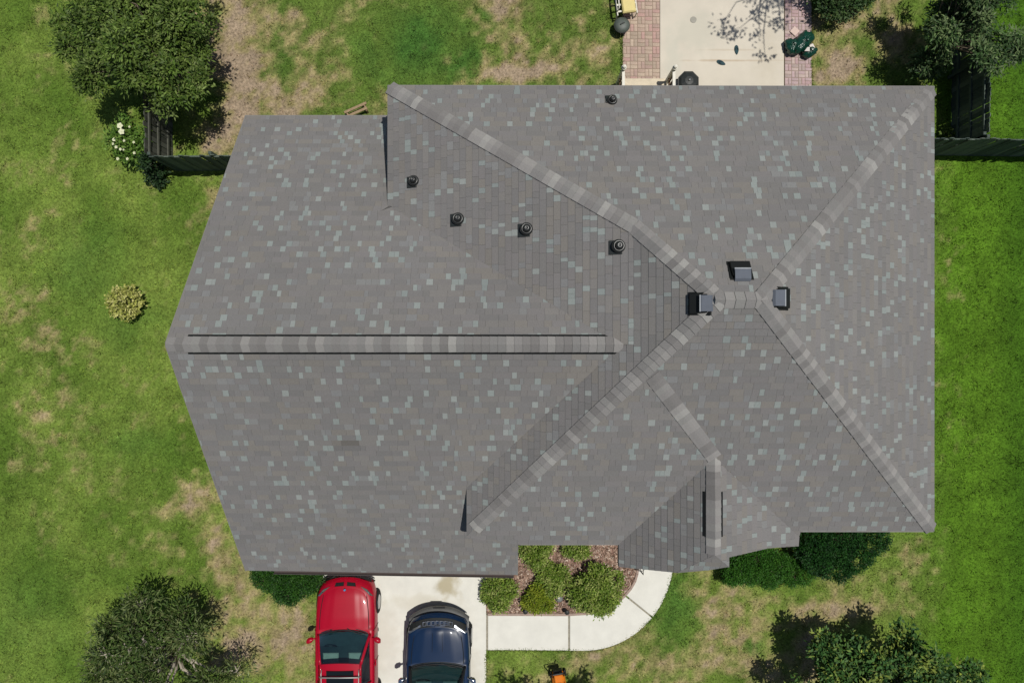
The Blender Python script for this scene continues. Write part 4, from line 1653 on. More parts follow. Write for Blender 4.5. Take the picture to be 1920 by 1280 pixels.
# tall thin tree beyond the top edge whose shadow falls on the patio
b = (9.2, 12.2)
lum = []
rr_ = random.Random(5)
for i in range(13):
    sx, sy, z = rr_.uniform(1345, 1530), rr_.uniform(-120, 22), rr_.uniform(6.2, 8.6)
    if sy < -10 or 1440 < sx < 1470:
        g = G(sx, sy)
        lum.append((g[0] + 0.25 * z - b[0], g[1] + 0.09 * z - b[1], z, rr_.uniform(.35, .6), rr_.uniform(.35, .6), .35))
for sx, sy in ((1420, 30), (1385, 55), (1350, 52), (1425, 70), (1432, 100), (1462, 40)):
    g = G(sx, sy)
    z = 6.6
    lum.append((g[0] + 0.25 * z - b[0], g[1] + 0.09 * z - b[1], z, .2, .2, .12))
plant('tall_tree', 'tall thin tree just beyond the top edge shading the patio', 'tree', b, lum, 190, 16, 0.13, 0.14, 0.06, [(62, 92, 44), (50, 78, 38)], 81, trunk=0.14, twigs=0.5, shell=0.05, limb_r=0.13)
# young tree beyond the bottom edge
b = (1.9, -13.2)
lum = []
for sx, sy, r_ in ((955, 1268, .28), (965, 1290, .4), (1088, 1275, .3), (1080, 1300, .4), (1020, 1330, .6), (1015, 1290, .2)):
    g = G(sx, sy)
    z = 5.0
    lum.append((g[0] + 0.25 * z - b[0], g[1] + 0.09 * z - b[1], z, r_, r_, .2))
plant('young_tree', 'slim young tree just beyond the bottom edge shading the lawn by the mower', 'tree', b, lum, 70, 26, 0.12, 0.15, 0.07, [(62, 92, 44), (50, 78, 38)], 91, trunk=0.09, twigs=0.4, shell=0.05, limb_r=0.3)

# shrubs in the front bed
BRIGHT = [(126, 152, 56), (104, 136, 46), (156, 176, 78), (84, 114, 40), (190, 198, 120), (114, 144, 52)]
bush = [('round bright green shrub in the mulch bed against the garage corner', 1004, 1034, 0.46, .95, .9),
        ('small green shrub in the mulch bed tucked under the front eave', 1080, 1022, 0.42, .9, .8),
        ('middle green shrub of the mulch bed, surrounded by the others', 1037, 1085, 0.52, .95, .9),
        ('yellowish green shrub at the front edge of the mulch bed', 1010, 1122, 0.46, .85, .8),
        ('green shrub beside the driveway slab at the bed corner', 936, 1110, 0.54, .95, .9),
        ('largest bright green shrub beside the curved walkway', 1114, 1106, 0.78, 1.0, 1.0)]
for i, (lb, px, py, r_, ry, q) in enumerate(bush):
    z = r_ * 0.6
    x, y, _ = P(px, py, z)
    lumps = [(0, 0, z, r_, r_ * ry, r_ * .72)] + [(r_ * .45 * math.cos(a), r_ * .45 * math.sin(a), z * 0.95, r_ * .58, r_ * .58, r_ * .58) for a in (0.6 + i, 2.7 + i, 4.6 + i)]
    lumps = billow([(0, 0, z * 0.75, r_ * .95, r_ * ry * .95, r_ * .72)], 34, 0.17 + 0.05 * r_, 77 + i) + lumps[1:]
    palx = BRIGHT if i != 3 else [(136, 152, 40), (116, 138, 36), (160, 170, 60), (96, 122, 36)]
    plant('shrub', lb, 'shrub', (x, y), lumps, int(240 * r_ * r_ / 0.3), 24, 0.055, 0.085, 0.036, palx, 200 + i * 7, group='shrubs of the mulch bed', trunk=0.03, part='foliage', trunk_name='stem', twigs=0.2, shell=0.35, droop=-0.2, limb_r=.6)

DEEP = [(52, 96, 30), (42, 80, 28), (70, 112, 38), (34, 66, 26)]


def hedge(label, pts, r_, h, pal_, seed, leaf=(0.07, 0.032)):
    z = h * 0.6
    b_ = P(pts[0][0], pts[0][1], z)
    lumps = []
    for px, py, q in pts:
        p = P(px, py, z)
        lumps.append((p[0] - b_[0], p[1] - b_[1], z, r_ * q, r_ * q, h * 0.42))
    n_ = int(sum((r_ * q) ** 2 for _, _, q in pts) * 900)
    return plant('clipped_shrub', label, 'shrub', b_, lumps, min(n_, 900), 22, 0.05, leaf[0], leaf[1], pal_, seed, group='clipped shrubs along the front wall', trunk=0.03, part='foliage', trunk_name='stem', twigs=0.1, shell=0.4, droop=-0.2, limb_r=.6, jitter=0.16)


hedge('clipped dark green shrub left of the red car under the garage eave', [(540, 1072, 1.0), (505, 1076, .75), (578, 1078, .75), (540, 1098, .85), (562, 1092, .7), (512, 1062, .7)], 0.62, 0.9, DEEP, 301)
hedge('low clipped mid green hedge in front of the porch', [(1420, 1050, 1.0), (1385, 1066, .8), (1370, 1078, .55), (1455, 1062, .95), (1485, 1072, .8), (1405, 1075, .7), (1440, 1080, .7), (1505, 1078, .5)], 0.50, 0.7,
      [(58, 108, 32), (48, 92, 28), (74, 122, 40)], 311, (0.06, 0.028))
hedge('taller deep green shrub right of the porch hedge', [(1570, 1010, 1.1), (1525, 1020, .9), (1615, 1012, .95), (1560, 1050, .9), (1595, 1042, .8), (1640, 1008, .6), (1575, 1066, .5), (1530, 1045, .7)], 0.68, 1.15, [(38, 84, 30), (30, 66, 26), (52, 100, 38), (24, 54, 24)], 321)

# small plants
b = P(240, 570, 0)
plant('yellow_shrub', 'small yellow green variegated shrub alone on the left lawn', 'shrub', b, rel(b, [(234, 566, 0.48, 0.42, 1, .4), (248, 558, .36, .3, 1, .3), (224, 572, .34, .28, 1, .25), (240, 582, .36, .28, 1, .3)]),
      80, 16, 0.06, 0.10, 0.062, [(196, 196, 108), (170, 176, 80), (216, 212, 138), (140, 150, 66)], 401, trunk=0.03, part='foliage', trunk_name='stem', shell=0.4, droop=-0.1)
b = P(238, 270, 0)
fl = plant('flowering_shrub', 'loose green shrub with white blossoms outside the weathered fence', 'shrub', b, rel(b, [(225, 268, 0.6, 0.42, 1.3, .4), (250, 280, .5, .42, 1.2, .35), (262, 262, .5, .38, 1, .3), (232, 240, .55, .3, 1, .3)]),
           90, 18, 0.09, 0.11, 0.055, [(96, 134, 50), (76, 112, 40), (120, 150, 66)], 411, trunk=0.02, part='foliage', trunk_name='stem', shell=0.2)
M_PETAL = mat('white_petal', alb(230, 232, 196), rough=0.6, var=0.06)
M_PETALC = mat('flower_eye', alb(214, 206, 140), rough=0.7, var=0.1)
for px, py, s_ in ((225, 236, .115), (228, 247, .12), (214, 262, .07), (218, 276, .06), (233, 264, .05), (226, 280, .055), (251, 267, .05), (252, 287, .055), (221, 298, .06), (239, 298, .055), (232, 281, .04), (243, 238, .045), (212, 270, .05)):
    s_ *= 0.82
    p = Vector(P(px, py, 1.0)) - Vector((b[0], b[1], 0))
    mb = MB()
    for q in range(5):
        a = q * 2 * math.pi / 5 + px
        c, sn = math.cos(a), math.sin(a)
        t_ = Vector((-sn, c, 0))
        d_ = Vector((c, sn, 0))
        mb.face([p, p + d_ * s_ * .6 - t_ * s_ * .5 + Vector((0, 0, .02)), p + d_ * s_ * 1.05 + Vector((0, 0, .005)), p + d_ * s_ * .6 + t_ * s_ * .5 + Vector((0, 0, .02))])
    mb.lathe([(s_ * .22, 0.0), (s_ * .2, .02), (s_ * .08, .03)], c=p, n=8)
    mb.build('blossom', M_PETAL, fl)
b = P(298, 335, 0)
plant('corner_weed', 'dark leafy climber at the outer foot of the left fence corner', 'shrub', b, rel(b, [(288, 330, 0.2, 0.2, 1.1, .18), (292, 312, .5, .28, 1, .3), (300, 338, .2, .2, .8, .15), (282, 305, .9, .2, 1, .4)]),
      55, 18, 0.07, 0.10, 0.06, [(40, 66, 36), (32, 52, 30), (60, 86, 46)], 421, trunk=0.02, part='foliage', trunk_name='stem', shell=0.2)
b = P(1775, 252, 0)
plant('fence_weed', 'small bright green weed in the right fence corner', 'shrub', b, rel(b, [(1778, 250, 0.16, 0.2, .5, .14), (1795, 252, .12, .16, .5, .12)]), 22, 14, 0.05, 0.08, 0.05, [(120, 142, 62), (96, 122, 50)], 431, trunk=0.012, part='foliage', trunk_name='stem')

# ------------------------------------------------------------------ grass blades
M_GRASS = mat('grass_blade', attr=True, rough=0.75, var=0.0, spec=0.15)
N = 330000
gx = NR.uniform(-17.2, 17.2, N)
gy = NR.uniform(-12.0, 12.0, N)
NC = 7000                       # coarser tufts and weeds
tx_ = np.repeat(NR.uniform(-17.2, 17.2, NC), 13)
ty_ = np.repeat(NR.uniform(-12.0, 12.0, NC), 13)
tuft = np.concatenate([np.ones(N), np.repeat(NR.uniform(0.7, 1.25, NC), 13)])
gx = np.concatenate([gx, tx_ + NR.normal(0, 0.05, NC * 13)])
gy = np.concatenate([gy, ty_ + NR.normal(0, 0.05, NC * 13)])
big = np.concatenate([np.ones(N), np.full(NC * 13, 1.5)])
N = len(gx)
bad = np.zeros(N, bool)
for poly in (DRIVE, WALK1, WALK2, WALK3, BED, PATIO, PAVE_L, PAVE_R, [(-2.5, 5.7), (9.7, 5.7), (9.7, -4.1), (-0.6, -4.1), (-0.6, -5.7), (-6.9, -5.7), (-6.9, 5.6), (-2.5, 5.6)]):
    bad |= in_poly(gx, gy, poly)
gx, gy, tuft, big = gx[~bad], gy[~bad], tuft[~bad], big[~bad]
# ragged blades creeping over the slab edges
ex_, ey_ = [], []
for line in ([G(*q) for q in [(915, 1217)] + outer_px], [G(606, 1040), G(606, 1290)], [G(912, 1222), G(912, 1290)], [G(1166, -10), G(1166, 140)], [G(1522, -10), G(1522, 165)]):
    for qa, qb in zip(line[:-1], line[1:]):
        m_ = int(math.hypot(qb[0] - qa[0], qb[1] - qa[1]) * 170)
        t_ = NR.random(m_)
        w_ = NR.normal(0, 0.022, (m_, 2))
        ex_.append(qa[0] + (qb[0] - qa[0]) * t_ + w_[:, 0])
        ey_.append(qa[1] + (qb[1] - qa[1]) * t_ + w_[:, 1])
ex_, ey_ = np.concatenate(ex_), np.concatenate(ey_)
gx, gy = np.concatenate([gx, ex_]), np.concatenate([gy, ey_])
edge_ = np.concatenate([np.zeros(len(tuft), bool), np.ones(len(ex_), bool)])
tuft = np.concatenate([tuft, NR.uniform(0.7, 1.1, len(ex_))])
big = np.concatenate([big, np.full(len(ex_), 1.15)])
gcol, gdry = lawn_colour(gx, gy)
keep = NR.random(len(gx)) > gdry * 0.8
gx, gy, gcol, gdry = gx[keep], gy[keep], gcol[keep] * tuft[keep][:, None], gdry[keep]
big = big[keep]
edge_ = edge_[keep]
n = len(gx)
gz0 = (fbm(gx, gy, 1.2, 900, 3) - 0.5) * 0.05 - 0.03 + 0.05 * edge_
ang = NR.uniform(0, 2 * math.pi, n)
Lb_ = NR.uniform(0.04, 0.10, n) * big
wd = NR.uniform(0.006, 0.014, n) * big
lean = NR.uniform(0.35, 1.0, n)
v = np.zeros((n, 3, 3))
v[:, 0] = np.stack([gx - wd * np.sin(ang), gy + wd * np.cos(ang), gz0], -1)
v[:, 1] = np.stack([gx + wd * np.sin(ang), gy - wd * np.cos(ang), gz0], -1)
v[:, 2] = np.stack([gx + Lb_ * lean * np.cos(ang), gy + Lb_ * lean * np.sin(ang), gz0 + 0.03 + Lb_ * (1.1 - lean) * 0.8], -1)
gcol = gcol * NR.uniform(0.5, 1.8, (n, 1)) * np.stack([NR.uniform(.9, 1.15, n), np.ones(n), NR.uniform(.8, 1.15, n)], -1)
gr = np_mesh('grass', v.reshape(-1, 3), 3, M_GRASS, gcol)
tag(gr, 'short patchy green lawn grass around the house', 'grass', kind='stuff')

# ------------------------------------------------------------------ fences
FW = [mat('weathered_picket_%d' % i, alb(*c), rough=0.92, var=0.22, scale=9, bump=0.3, bscale=40) for i, c in enumerate([(88, 90, 80), (76, 78, 68), (100, 102, 92), (68, 70, 62)])]
FD = [mat('dark_picket_%d' % i, alb(*c), rough=0.85, var=0.22, scale=9, bump=0.3, bscale=40) for i, c in enumerate([(92, 104, 94), (80, 92, 84), (104, 114, 102), (72, 84, 78)])]


def fence(label, a, b, h, mats, rail_side, pw=0.14, gap=0.012, post_every=2.4):
    """rail_side: +1 rails on the left of a->b"""
    a, b = Vector((*a, 0)), Vector((*b, 0))
    d = (b - a)
    Ln = d.length
    d.normalize()
    s = Vector((-d.y, d.x, 0)) * rail_side
    root = empty('fence', a)
    tag(root, label, 'fence', 'wooden fences round the back yard')
    rz = math.atan2(d.y, d.x)
    n = int(Ln / (pw + gap))
    cache = {}
    for i in range(n):
        key = RNG.randrange(len(mats))
        if key not in cache:
            mb_ = MB()
            t = 0.011
            w = pw / 2
            vs = [(-w, -t, 0), (w, -t, 0), (w, t, 0), (-w, t, 0), (-w, -t, h - .03), (w, -t, h - .03), (w, t, h - .03), (-w, t, h - .03), (-w + .03, -t, h), (w - .03, -t, h), (w - .03, t, h), (-w + .03, t, h)]
            fs = [(0, 1, 5, 4), (4, 5, 9, 8), (3, 7, 6, 2), (7, 11, 10, 6), (8, 9, 10, 11), (1, 2, 6, 5), (5, 6, 10, 9), (3, 0, 4, 7), (7, 4, 8, 11)]
            mb_.raw(vs, fs)
            o = mb_.build('picket', mats[key], root)
            cache[key] = o
        else:
            o = cache[key].copy()
            COL.objects.link(o)
            o.parent = root
        o.location = d * ((i + 0.5) * (pw + gap)) + Vector((0, 0, RNG.uniform(-0.03, 0.015)))
        o.rotation_euler = (RNG.uniform(-.015, .015), RNG.uniform(-.012, .012), rz + RNG.uniform(-.02, .02))
    for z in (0.35, 0.95, h - 0.22):
        mb_ = MB()
        mb_.bbox(d * (Ln / 2) + s * 0.035 + Vector((0, 0, z)), (Ln, 0.04, 0.085), 0.005, rz=rz)
        mb_.build('rail', mats[0], root)
    k = int(Ln / post_every) + 1
    for i in range(k + 1):
        mb_ = MB()
        mb_.bbox(d * min(Ln, i * Ln / k) + s * 0.10 + Vector((0, 0, (h - 0.05) / 2)), (0.09, 0.09, h - 0.05), 0.01, rz=rz)
        mb_.build('post', mats[1], root)
    return root


GAPD = 0.005
fence('weathered fence run from the left corner to the garage wall', (-10.42, 5.29), (-6.92, 5.33), 1.72, FD, 1, gap=GAPD)
fence('weathered grey brown fence run disappearing under the round tree', (-10.52, 5.40), (-10.62, 12.0), 1.70, FW, -1)
fence('dark stained fence run extending right from the house wall', (9.75, 5.82), (17.5, 5.72), 1.78, FD, 1, gap=GAPD)
fence('dark stained fence run with rails under the drooping tree', (13.62, 5.95), (13.72, 12.6), 1.78, FD, 1, gap=GAPD)

# ------------------------------------------------------------------ back steps and deck
M_DECKB = mat('cream_boards', alb(226, 212, 186), rough=0.8, var=0.1, scale=6)
M_WHITE = mat('white_paint', alb(238, 234, 220), rough=0.6, var=0.05)
M_BROWNW = mat('brown_wood', alb(96, 76, 56), rough=0.8, var=0.2, scale=10)
x0d, x1d = 3.32, 4.72
deck = empty('back_deck', (x0d, 8.08, 0.0))
tag(deck, 'cream wooden back deck with white capped posts at the brick path', 'deck')
yy = 0.0
for i in range(14):
    mb = MB()
    z = 0.20 if i == 0 else 0.36 if i < 3 else 0.50
    w = 0.14
    mb.bbox(((x1d - x0d) / 2, yy - w / 2, z - 0.02), (x1d - x0d - 0.01, w - 0.012, 0.04), 0.006)
    mb.build('board', M_DECKB, deck)
    yy -= w
mb = MB()
mb.box(((x1d - x0d) / 2, -1.17, 0.22), (x1d - x0d - 0.06, 1.5, 0.44))
mb.box(((x1d - x0d) / 2, -0.28, 0.14), (x1d - x0d - 0.06, 0.26, 0.32))
mb.box(((x1d - x0d) / 2, -0.07, 0.06), (x1d - x0d - 0.06, 0.12, 0.20))
mb.build('frame', M_BROWNW, deck)
for sx in (-0.06, x1d - x0d + 0.02):
    mb = MB()
    mb.box((sx, -0.12, 0.68), (0.09, 0.09, 1.36))
    mb.build('post', M_WHITE, deck)
    mb = MB()
    mb.lathe([(0.075, 1.36), (0.075, 1.39), (0.04, 1.41), (0.055, 1.44), (0.05, 1.48), (0.02, 1.50)], c=(sx, -0.12, 0), n=14)
    mb.build('post_cap', M_WHITE, deck)
    mb = MB()
    mb.bbox((sx, -1.05, 1.24), (0.085, 1.76, 0.04), 0.006)
    mb.build('rail', M_WHITE, deck)
    mb = MB()
    mb.bbox((sx, -1.05, 0.62), (0.06, 1.76, 0.05), 0.006)
    mb.build('rail', M_BROWNW, deck)
    for k in range(12):
        mb = MB()
        mb.box((sx, -0.26 - k * 0.14, 0.92), (0.035, 0.035, 0.60))
        mb.build('baluster', M_BROWNW, deck)

# black fire bowl half under the eave
M_IRON = mat('black_iron', (0.018, 0.021, 0.021), rough=0.5, var=0.2)
fx, fy, _ = P(1291, 153, 0.55)
fb = empty('fire_pit', (fx, fy, 0.05))
tag(fb, 'black faceted fire pit with domed lid beside the deck railing', 'fire pit')
mb = MB()
mb.lathe([(0.30, 0.28), (0.33, 0.46), (0.335, 0.50), (0.30, 0.50)], n=8, M=Matrix.Rotation(math.pi / 8, 3, 'Z'))
mb.build('bowl', M_IRON, fb)
mb = MB()
mb.lathe([(0.315, 0.505), (0.25, 0.56), (0.13, 0.60), (0.03, 0.61)], n=8, M=Matrix.Rotation(math.pi / 8, 3, 'Z'))
mb.build('lid', M_IRON, fb)
mb = MB()
mb.lathe([(0.015, 0.60), (0.015, 0.64), (0.03, 0.65), (0.02, 0.67)], n=10)
mb.build('knob', M_CHROME, fb)
for k in range(4):
    a = k * math.pi / 2 + .78
    mb = MB()
    mb.tube([(0.27 * math.cos(a), 0.27 * math.sin(a), 0.34), (0.33 * math.cos(a), 0.33 * math.sin(a), 0.0)], 0.018, 6)
    mb.build('leg', M_IRON, fb)

# kettle grill on the brick edge
kx, ky, _ = P(1167, 45, 0.42)
kg = empty('kettle_grill', (kx, ky, 0.0))
tag(kg, 'round black kettle grill low on the brick path edge', 'grill')
M_ENAMEL = mat('grey_green_enamel', (0.07, 0.085, 0.072), rough=0.55, var=0.2, spec=0.5)
mb = MB()
mb.lathe([(0.08, 0.14), (0.17, 0.18), (0.225, 0.27), (0.23, 0.32)], n=28)
mb.build('bowl', M_IRON, kg, smooth=True)
mb = MB()
mb.lathe([(0.235, 0.325), (0.225, 0.35), (0.18, 0.39), (0.12, 0.41), (0.04, 0.42)], n=28)
mb.build('lid', M_ENAMEL, kg, smooth=True)
mb = MB()
mb.tube([(0.235 * math.cos(k * math.pi / 12), 0.235 * math.sin(k * math.pi / 12), 0.325) for k in range(25)], 0.012, 6, cap=False)
mb.build('rim', M_IRON, kg)
mb = MB()
mb.tube([(-0.06, -0.03, 0.415), (-0.05, -0.02, 0.46), (0.05, 0.03, 0.46), (0.06, 0.04, 0.415)], 0.014, 6)
mb.build('handle', M_IRON, kg)
for k in range(3):
    a = k * 2.094 + 0.5
    mb = MB()
    mb.tube([(0.14 * math.cos(a), 0.14 * math.sin(a), 0.20), (0.27 * math.cos(a), 0.27 * math.sin(a), 0.0)], 0.012, 6)
    mb.build('leg', M_CHROME, kg)

# lounge chair with a yellow cushion, mostly beyond the top edge
M_YEL = mat('yellow_cushion', alb(236, 218, 150), rough=0.85, var=0.07, scale=5, bump=0.2, bscale=12)
lx, ly, _ = P(1179, 24, 0.45)
lc = empty('lounge_chair', (lx, ly, 0.04), math.radians(8))
tag(lc, 'pale yellow cushioned lounge chair with white frame on the brick path', 'lounge chair')
mb = MB()
for j in range(3):
    mb.bbox((0.02, 0.26 + j * 0.56, 0.42), (0.40, 0.53, 0.10), 0.035)
mb.build('cushion', M_YEL, lc)
for sx in (-0.33, 0.27):
    mb = MB()
    mb.tube([(sx, -0.02, 0.34), (sx, 1.75, 0.34)], 0.022, 8)
    mb.build('side_rail', M_WHITE, lc)
for sx, sy in ((-0.33, 0.02), (0.27, 0.02), (-0.33, 1.7), (0.27, 1.7)):
    mb = MB()
    mb.tube([(sx, sy, 0.34), (sx, sy, 0.0)], 0.02, 8)
    mb.build('leg', M_WHITE, lc)
mb = MB()
mb.tube([(-0.33, 0.10, 0.34), (-0.30, 0.12, 0.58), (-0.28, 0.55, 0.60), (-0.30, 0.8, 0.34)], 0.022, 8)
mb.build('armrest', M_WHITE, lc, smooth=True)
mb = MB()
for j in range(8):
    mb.box((-0.03, 0.1 + j * 0.2, 0.345), (0.58, 0.05, 0.015))
mb.build('strap_bed', M_WHITE, lc)

# sandals
M_TEAL = mat('dark_teal_rubber', (0.012, 0.045, 0.055), rough=0.7, var=0.2, scale=20)
M_STRAP = mat('strap_grey', (0.03, 0.05, 0.06), rough=0.7, var=0.2)
for lb, px, py, rot in (('dark teal flip flop lying upright nearer the mauve bricks', 1381, 94, 4), ('dark teal flip flop lying crossways nearer the house', 1352, 118, 66)):
    p = P(px, py, 0.06)
    fl = empty('flip_flop', (p[0], p[1], 0.052), math.radians(rot))
    tag(fl, lb, 'sandal', 'pair of flip flops on the patio')
    out = []
    for k in range(20):
        t = k / 20 * 2 * math.pi
        yv = math.cos(t) * 0.145
        w = 0.052 + 0.012 * math.cos(t) - 0.012 * math.cos(2 * t)
        sn_ = math.sin(t)
        out.append((math.copysign(abs(sn_) ** 0.6, sn_) * w, yv))
    mb = MB()
    mb.prism(out, 0.0, 0.022)
    mb.build('sole', M_TEAL, fl)
    for sg in (-1, 1):
        mb = MB()
        mb.tube([(0, 0.085, 0.022), (sg * 0.025, 0.04, 0.045), (sg * 0.042, -0.02, 0.022)], 0.008, 5)
        mb.build('strap', M_STRAP, fl)

# drain cover
M_DRAIN = mat('grey_drain', alb(168, 164, 152), rough=0.7, var=0.1)
p = P(1300, 37.5, 0.05)
mb = MB()
mb.lathe([(0.10, 0.0), (0.10, 0.010), (0.092, 0.014), (0.02, 0.014)], n=24)
dc = mb.build('drain_cover', M_DRAIN, loc=(p[0], p[1], 0.048))
tag(dc, 'small round grey cover set in the pale patio slab', 'drain cover')

# green refuse bags
M_BAG = mat('green_bag_plastic', (0.004, 0.042, 0.026), rough=0.26, var=0.25, scale=6, bump=1.0, bscale=16, spec=0.6)


def bag(label, px, py, r, sx, sy, rot, seed, h=0.32):
    p = P(px, py, h * 0.5)
    mb_ = MB()
    rr = random.Random(seed)
    ph = [rr.uniform(0, 6.28) for _ in range(8)]
    rows_ = []
    nu, nv_ = 36, 16
    for j in range(nv_ + 1):
        t = j / nv_ * math.pi
        row = []
        for i in range(nu + 1):
            a = (i % nu) / nu * 2 * math.pi
            w = 1 + 0.10 * math.sin(3 * a + ph[0]) * math.sin(t) + 0.06 * math.sin(7 * a + ph[1] + 3 * t) + 0.05 * math.sin(11 * a + ph[2] - 4 * t) + 0.04 * math.sin(5 * t + ph[3] + 2 * a)
            x, y = math.sin(t) * math.cos(a) * w * sx, math.sin(t) * math.sin(a) * w * sy
            z = (math.cos(t) * 0.5 * w + 0.5) * h
            row.append((x * r, y * r, max(0, z)))
        rows_.append(row[::-1])
    mb_.grid(rows_)
    o = mb_.build('refuse_bag', M_BAG, loc=(p[0], p[1], 0.05), smooth=True)
    o.rotation_euler = (0, 0, math.radians(rot))
    tag(o, label, 'bag', 'green refuse bags on the mauve bricks')
    mb_ = MB()
    mb_.lathe([(0.03 * 1.0, h * 0.9), (0.025, h + 0.02), (0.06, h + 0.05), (0.05, h + 0.06)], c=(0.05, 0.02, -0.02), n=9)
    mb_.build('knot', M_BAG, o, smooth=True)
    return o


bag('dark green refuse bag nearest the patio slab', 1483, 88, 0.20, 1, 1.25, 10, 1)
bag('long crumpled green refuse bag, topmost of the heap', 1505, 80, 0.23, 0.95, 1.75, -38, 2, 0.40)
bag('small flat green refuse bag on the lawn side of the heap', 1516, 99, 0.18, 1.35, 0.9, 15, 3, 0.26)
M_PINKT = mat('pink_tile', alb(224, 200, 188), rough=0.8, var=0.06)
p = P(1490, 59, 0.07)
mb = MB()
mb.bbox((0, 0, 0), (0.22, 0.22, 0.04), 0.008)
o = mb.build('paver_tile', M_PINKT, loc=(p[0], p[1], 0.072))
o.rotation_euler = (0, 0, math.radians(47))
tag(o, 'loose pale pink square tile lying diagonally by the refuse bags', 'tile')
M_PAPER = mat('white_card', alb(232, 224, 216), rough=0.8, var=0.05)
p = P(1524, 90, 0.2)
mb = MB()
mb.bbox((0, 0, 0.09), (0.13, 0.24, 0.18), 0.006)
o = mb.build('carton', M_PAPER, loc=(p[0], p[1], 0.03))
o.rotation_euler = (0, 0, math.radians(28))
tag(o, 'white carton pressed against the heap of green bags', 'carton')
mb = MB()
mb.face([(-0.09, -0.05, 0.0), (0.06, -0.06, 0.02), (0.05, 0.06, 0.05), (-0.02, 0.05, 0.04)])
mb.face([(-0.02, 0.05, 0.034), (0.05, 0.06, 0.044), (0.06, -0.06, 0.014), (-0.09, -0.05, -0.006)])
p = P(1514, 93, 0.33)
o = mb.build('paper_scrap', M_PAPER, loc=p)
tag(o, 'scrap of white paper lying on top of the small green bag', 'paper')

# timber off-cuts behind the garage
M_TIMB = mat('bare_timber', alb(160, 138, 108), rough=0.85, var=0.2, scale=12)
tm = empty('timber_trestle', (P(672, 212, 0)[0], P(672, 212, 0)[1], 0.0), math.radians(24))
tag(tm, 'short bare wooden trestle lying behind the garage eave', 'timber')
for nm, c, s_ in (('plank', (0.0, 0.07, 0.30), (0.74, 0.08, 0.04)), ('plank', (-0.05, -0.06, 0.26), (0.74, 0.08, 0.04))):
    mb = MB()
    mb.bbox(c, s_, 0.006)
    mb.build(nm, M_TIMB, tm)
for x in (-0.3, 0.28):
    mb = MB()
    mb.bbox((x, 0.01, 0.25), (0.05, 0.24, 0.05), 0.006, rz=0.2)
    mb.build('crosspiece', M_TIMB, tm)
    for y in (-0.1, 0.12):
        mb = MB()
        mb.box((x, y, 0.11), (0.05, 0.05, 0.24))
        mb.build('leg', M_TIMB, tm)

# ------------------------------------------------------------------ orange mower on the front lawn
M_ORANGE = mat('orange_paint', (0.62, 0.17, 0.012), rough=0.35, var=0.08, coat=0.4)
p = P(1049, 1284, 0.3)
mo = empty('lawn_mower', (p[0], p[1], 0.0), math.radians(8))
tag(mo, 'orange push mower with black handle on the front lawn', 'lawn mower')
mb = MB()
rows = []
for j in range(9):
    t = j / 8 * 2 - 1
    w = 0.21 * (1 - 0.35 * max(0, t) ** 3 - 0.2 * max(0, -t) ** 3)
    rows.append([(u * w, t * 0.38, 0.12 + 0.16 * (1 - abs(u) ** 4) * (1 - 0.3 * abs(t) ** 3)) for u in (1, .8, .5, 0, -.5, -.8, -1)])
mb.grid(rows)
mb.build('deck', M_ORANGE, mo, smooth=True)
mb = MB()
mb.lathe([(0.14, 0.24), (0.14, 0.32), (0.11, 0.37), (0.04, 0.39)], c=(0, -0.08, 0), n=18)
mb.build('engine', M_IRON, mo, smooth=True)
mb = MB()
mb.bbox((0, 0.20, 0.29), (0.26, 0.26, 0.08), 0.03)
mb.build('motor_cover', M_ORANGE, mo)
mb = MB()
mb.tube([(-0.17, 0.22, 0.2), (-0.2, 0.52, 0.68), (-0.19, 0.58, 0.78), (0.16, 0.60, 0.80), (0.22, 0.70, 0.86)], 0.016, 8)
mb.tube([(0.17, 0.22, 0.2), (0.17, 0.50, 0.66), (0.16, 0.60, 0.80)], 0.016, 8)
mb.build('handle', M_TRIM, mo, smooth=True)
mb = MB()
mb.tube([(-0.15, 0.50, 0.62), (0.15, 0.52, 0.64)], 0.022, 8)
mb.build('handle_grip', M_BAR, mo)
mb = MB()
mb.bbox((0, 0.47, 0.42), (0.28, 0.14, 0.22), 0.04)
mb.build('catcher', M_TRIM, mo)
for sx in (-0.23, 0.23):
    for sy in (-0.28, 0.28):
        mb = MB()
        mb.lathe([(0.05, -0.03), (0.10, -0.028), (0.105, 0), (0.10, 0.028), (0.05, 0.03)], M=Matrix.Rotation(math.pi / 2, 3, 'Y'), c=(sx, sy, 0.10), n=16)
        mb.build('wheel', M_TYRE, mo, smooth=True)

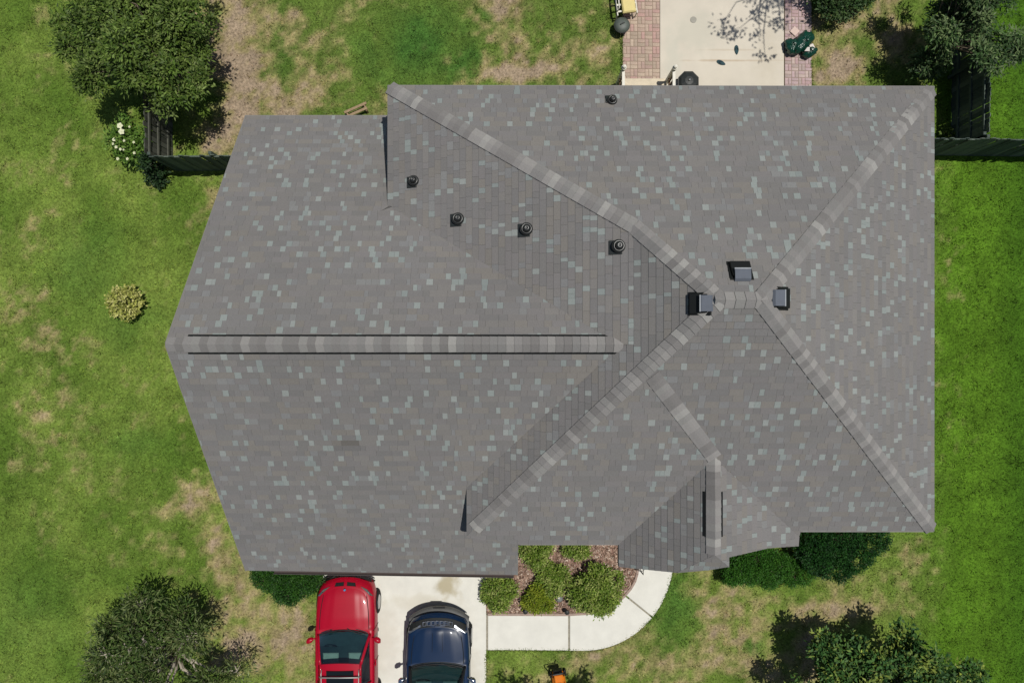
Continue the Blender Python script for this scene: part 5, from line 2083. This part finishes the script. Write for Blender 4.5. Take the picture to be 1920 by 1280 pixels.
# ------------------------------------------------------------------ small things along the bed
for i, (lb, px, py) in enumerate((('black path light in the bed edge nearest the driveway', 925, 1143), ('black path light in the bed edge below the yellowish shrub', 985, 1146), ('black path light in the bed edge at the walkway joint', 1063, 1147))):
    p = P(px, py, 0.3)
    pl_ = empty('path_light', (p[0], p[1], 0.03))
    tag(pl_, lb, 'path light', 'path lights along the bed edge')
    mb = MB()
    mb.tube([(0, 0, 0), (0, 0, 0.24)], 0.012, 8)
    mb.build('stake', M_IRON, pl_)
    mb = MB()
    mb.lathe([(0.035, 0.22), (0.04, 0.29), (0.075, 0.295), (0.06, 0.32), (0.015, 0.335)], n=14)
    mb.build('lamp_head', M_IRON, pl_)
p = P(1046, 1120, 0.25)
gn = empty('garden_ornament', (p[0], p[1], 0.03))
tag(gn, 'small white and grey garden ornament between the bed shrubs', 'ornament')
M_GREYST = mat('grey_stone', alb(130, 134, 132), rough=0.8, var=0.2, scale=14)
mb = MB()
mb.lathe([(0.11, 0.0), (0.12, 0.06), (0.08, 0.12), (0.05, 0.15)], n=14, c=(0.05, -0.08, 0))
mb.build('base', M_GREYST, gn, smooth=True)
mb = MB()
mb.lathe([(0.03, 0.12), (0.05, 0.17), (0.05, 0.22), (0.03, 0.26), (0.01, 0.27)], n=14, c=(0.0, 0.02, 0))
mb.tube([(0.0, 0.02, 0.16), (0.05, -0.05, 0.12)], 0.035, 8)
mb.build('figure', M_WHITE, gn, smooth=True)
p = P(1203, 1066, 0.5)
ps = empty('plant_stand', (p[0], p[1], 0.05))
tag(ps, 'thin black wire plant stand at the porch end of the walkway', 'plant stand')
apex = (0.02, -0.12, 0.62)
for q in ((-0.12, 0.10, 0.0), (0.10, 0.12, 0.0), (0.0, -0.16, 0.0)):
    mb = MB()
    mb.tube([q, (q[0] * 0.5 + 0.01, q[1] * 0.5 - 0.05, 0.40), apex], 0.011, 6)
    mb.build('leg', M_IRON, ps)
mb = MB()
mb.tube([(0.14 * math.cos(k * math.pi / 8), 0.02 + 0.14 * math.sin(k * math.pi / 8), 0.30) for k in range(17)], 0.008, 5, cap=False)
mb.build('ring', M_IRON, ps)
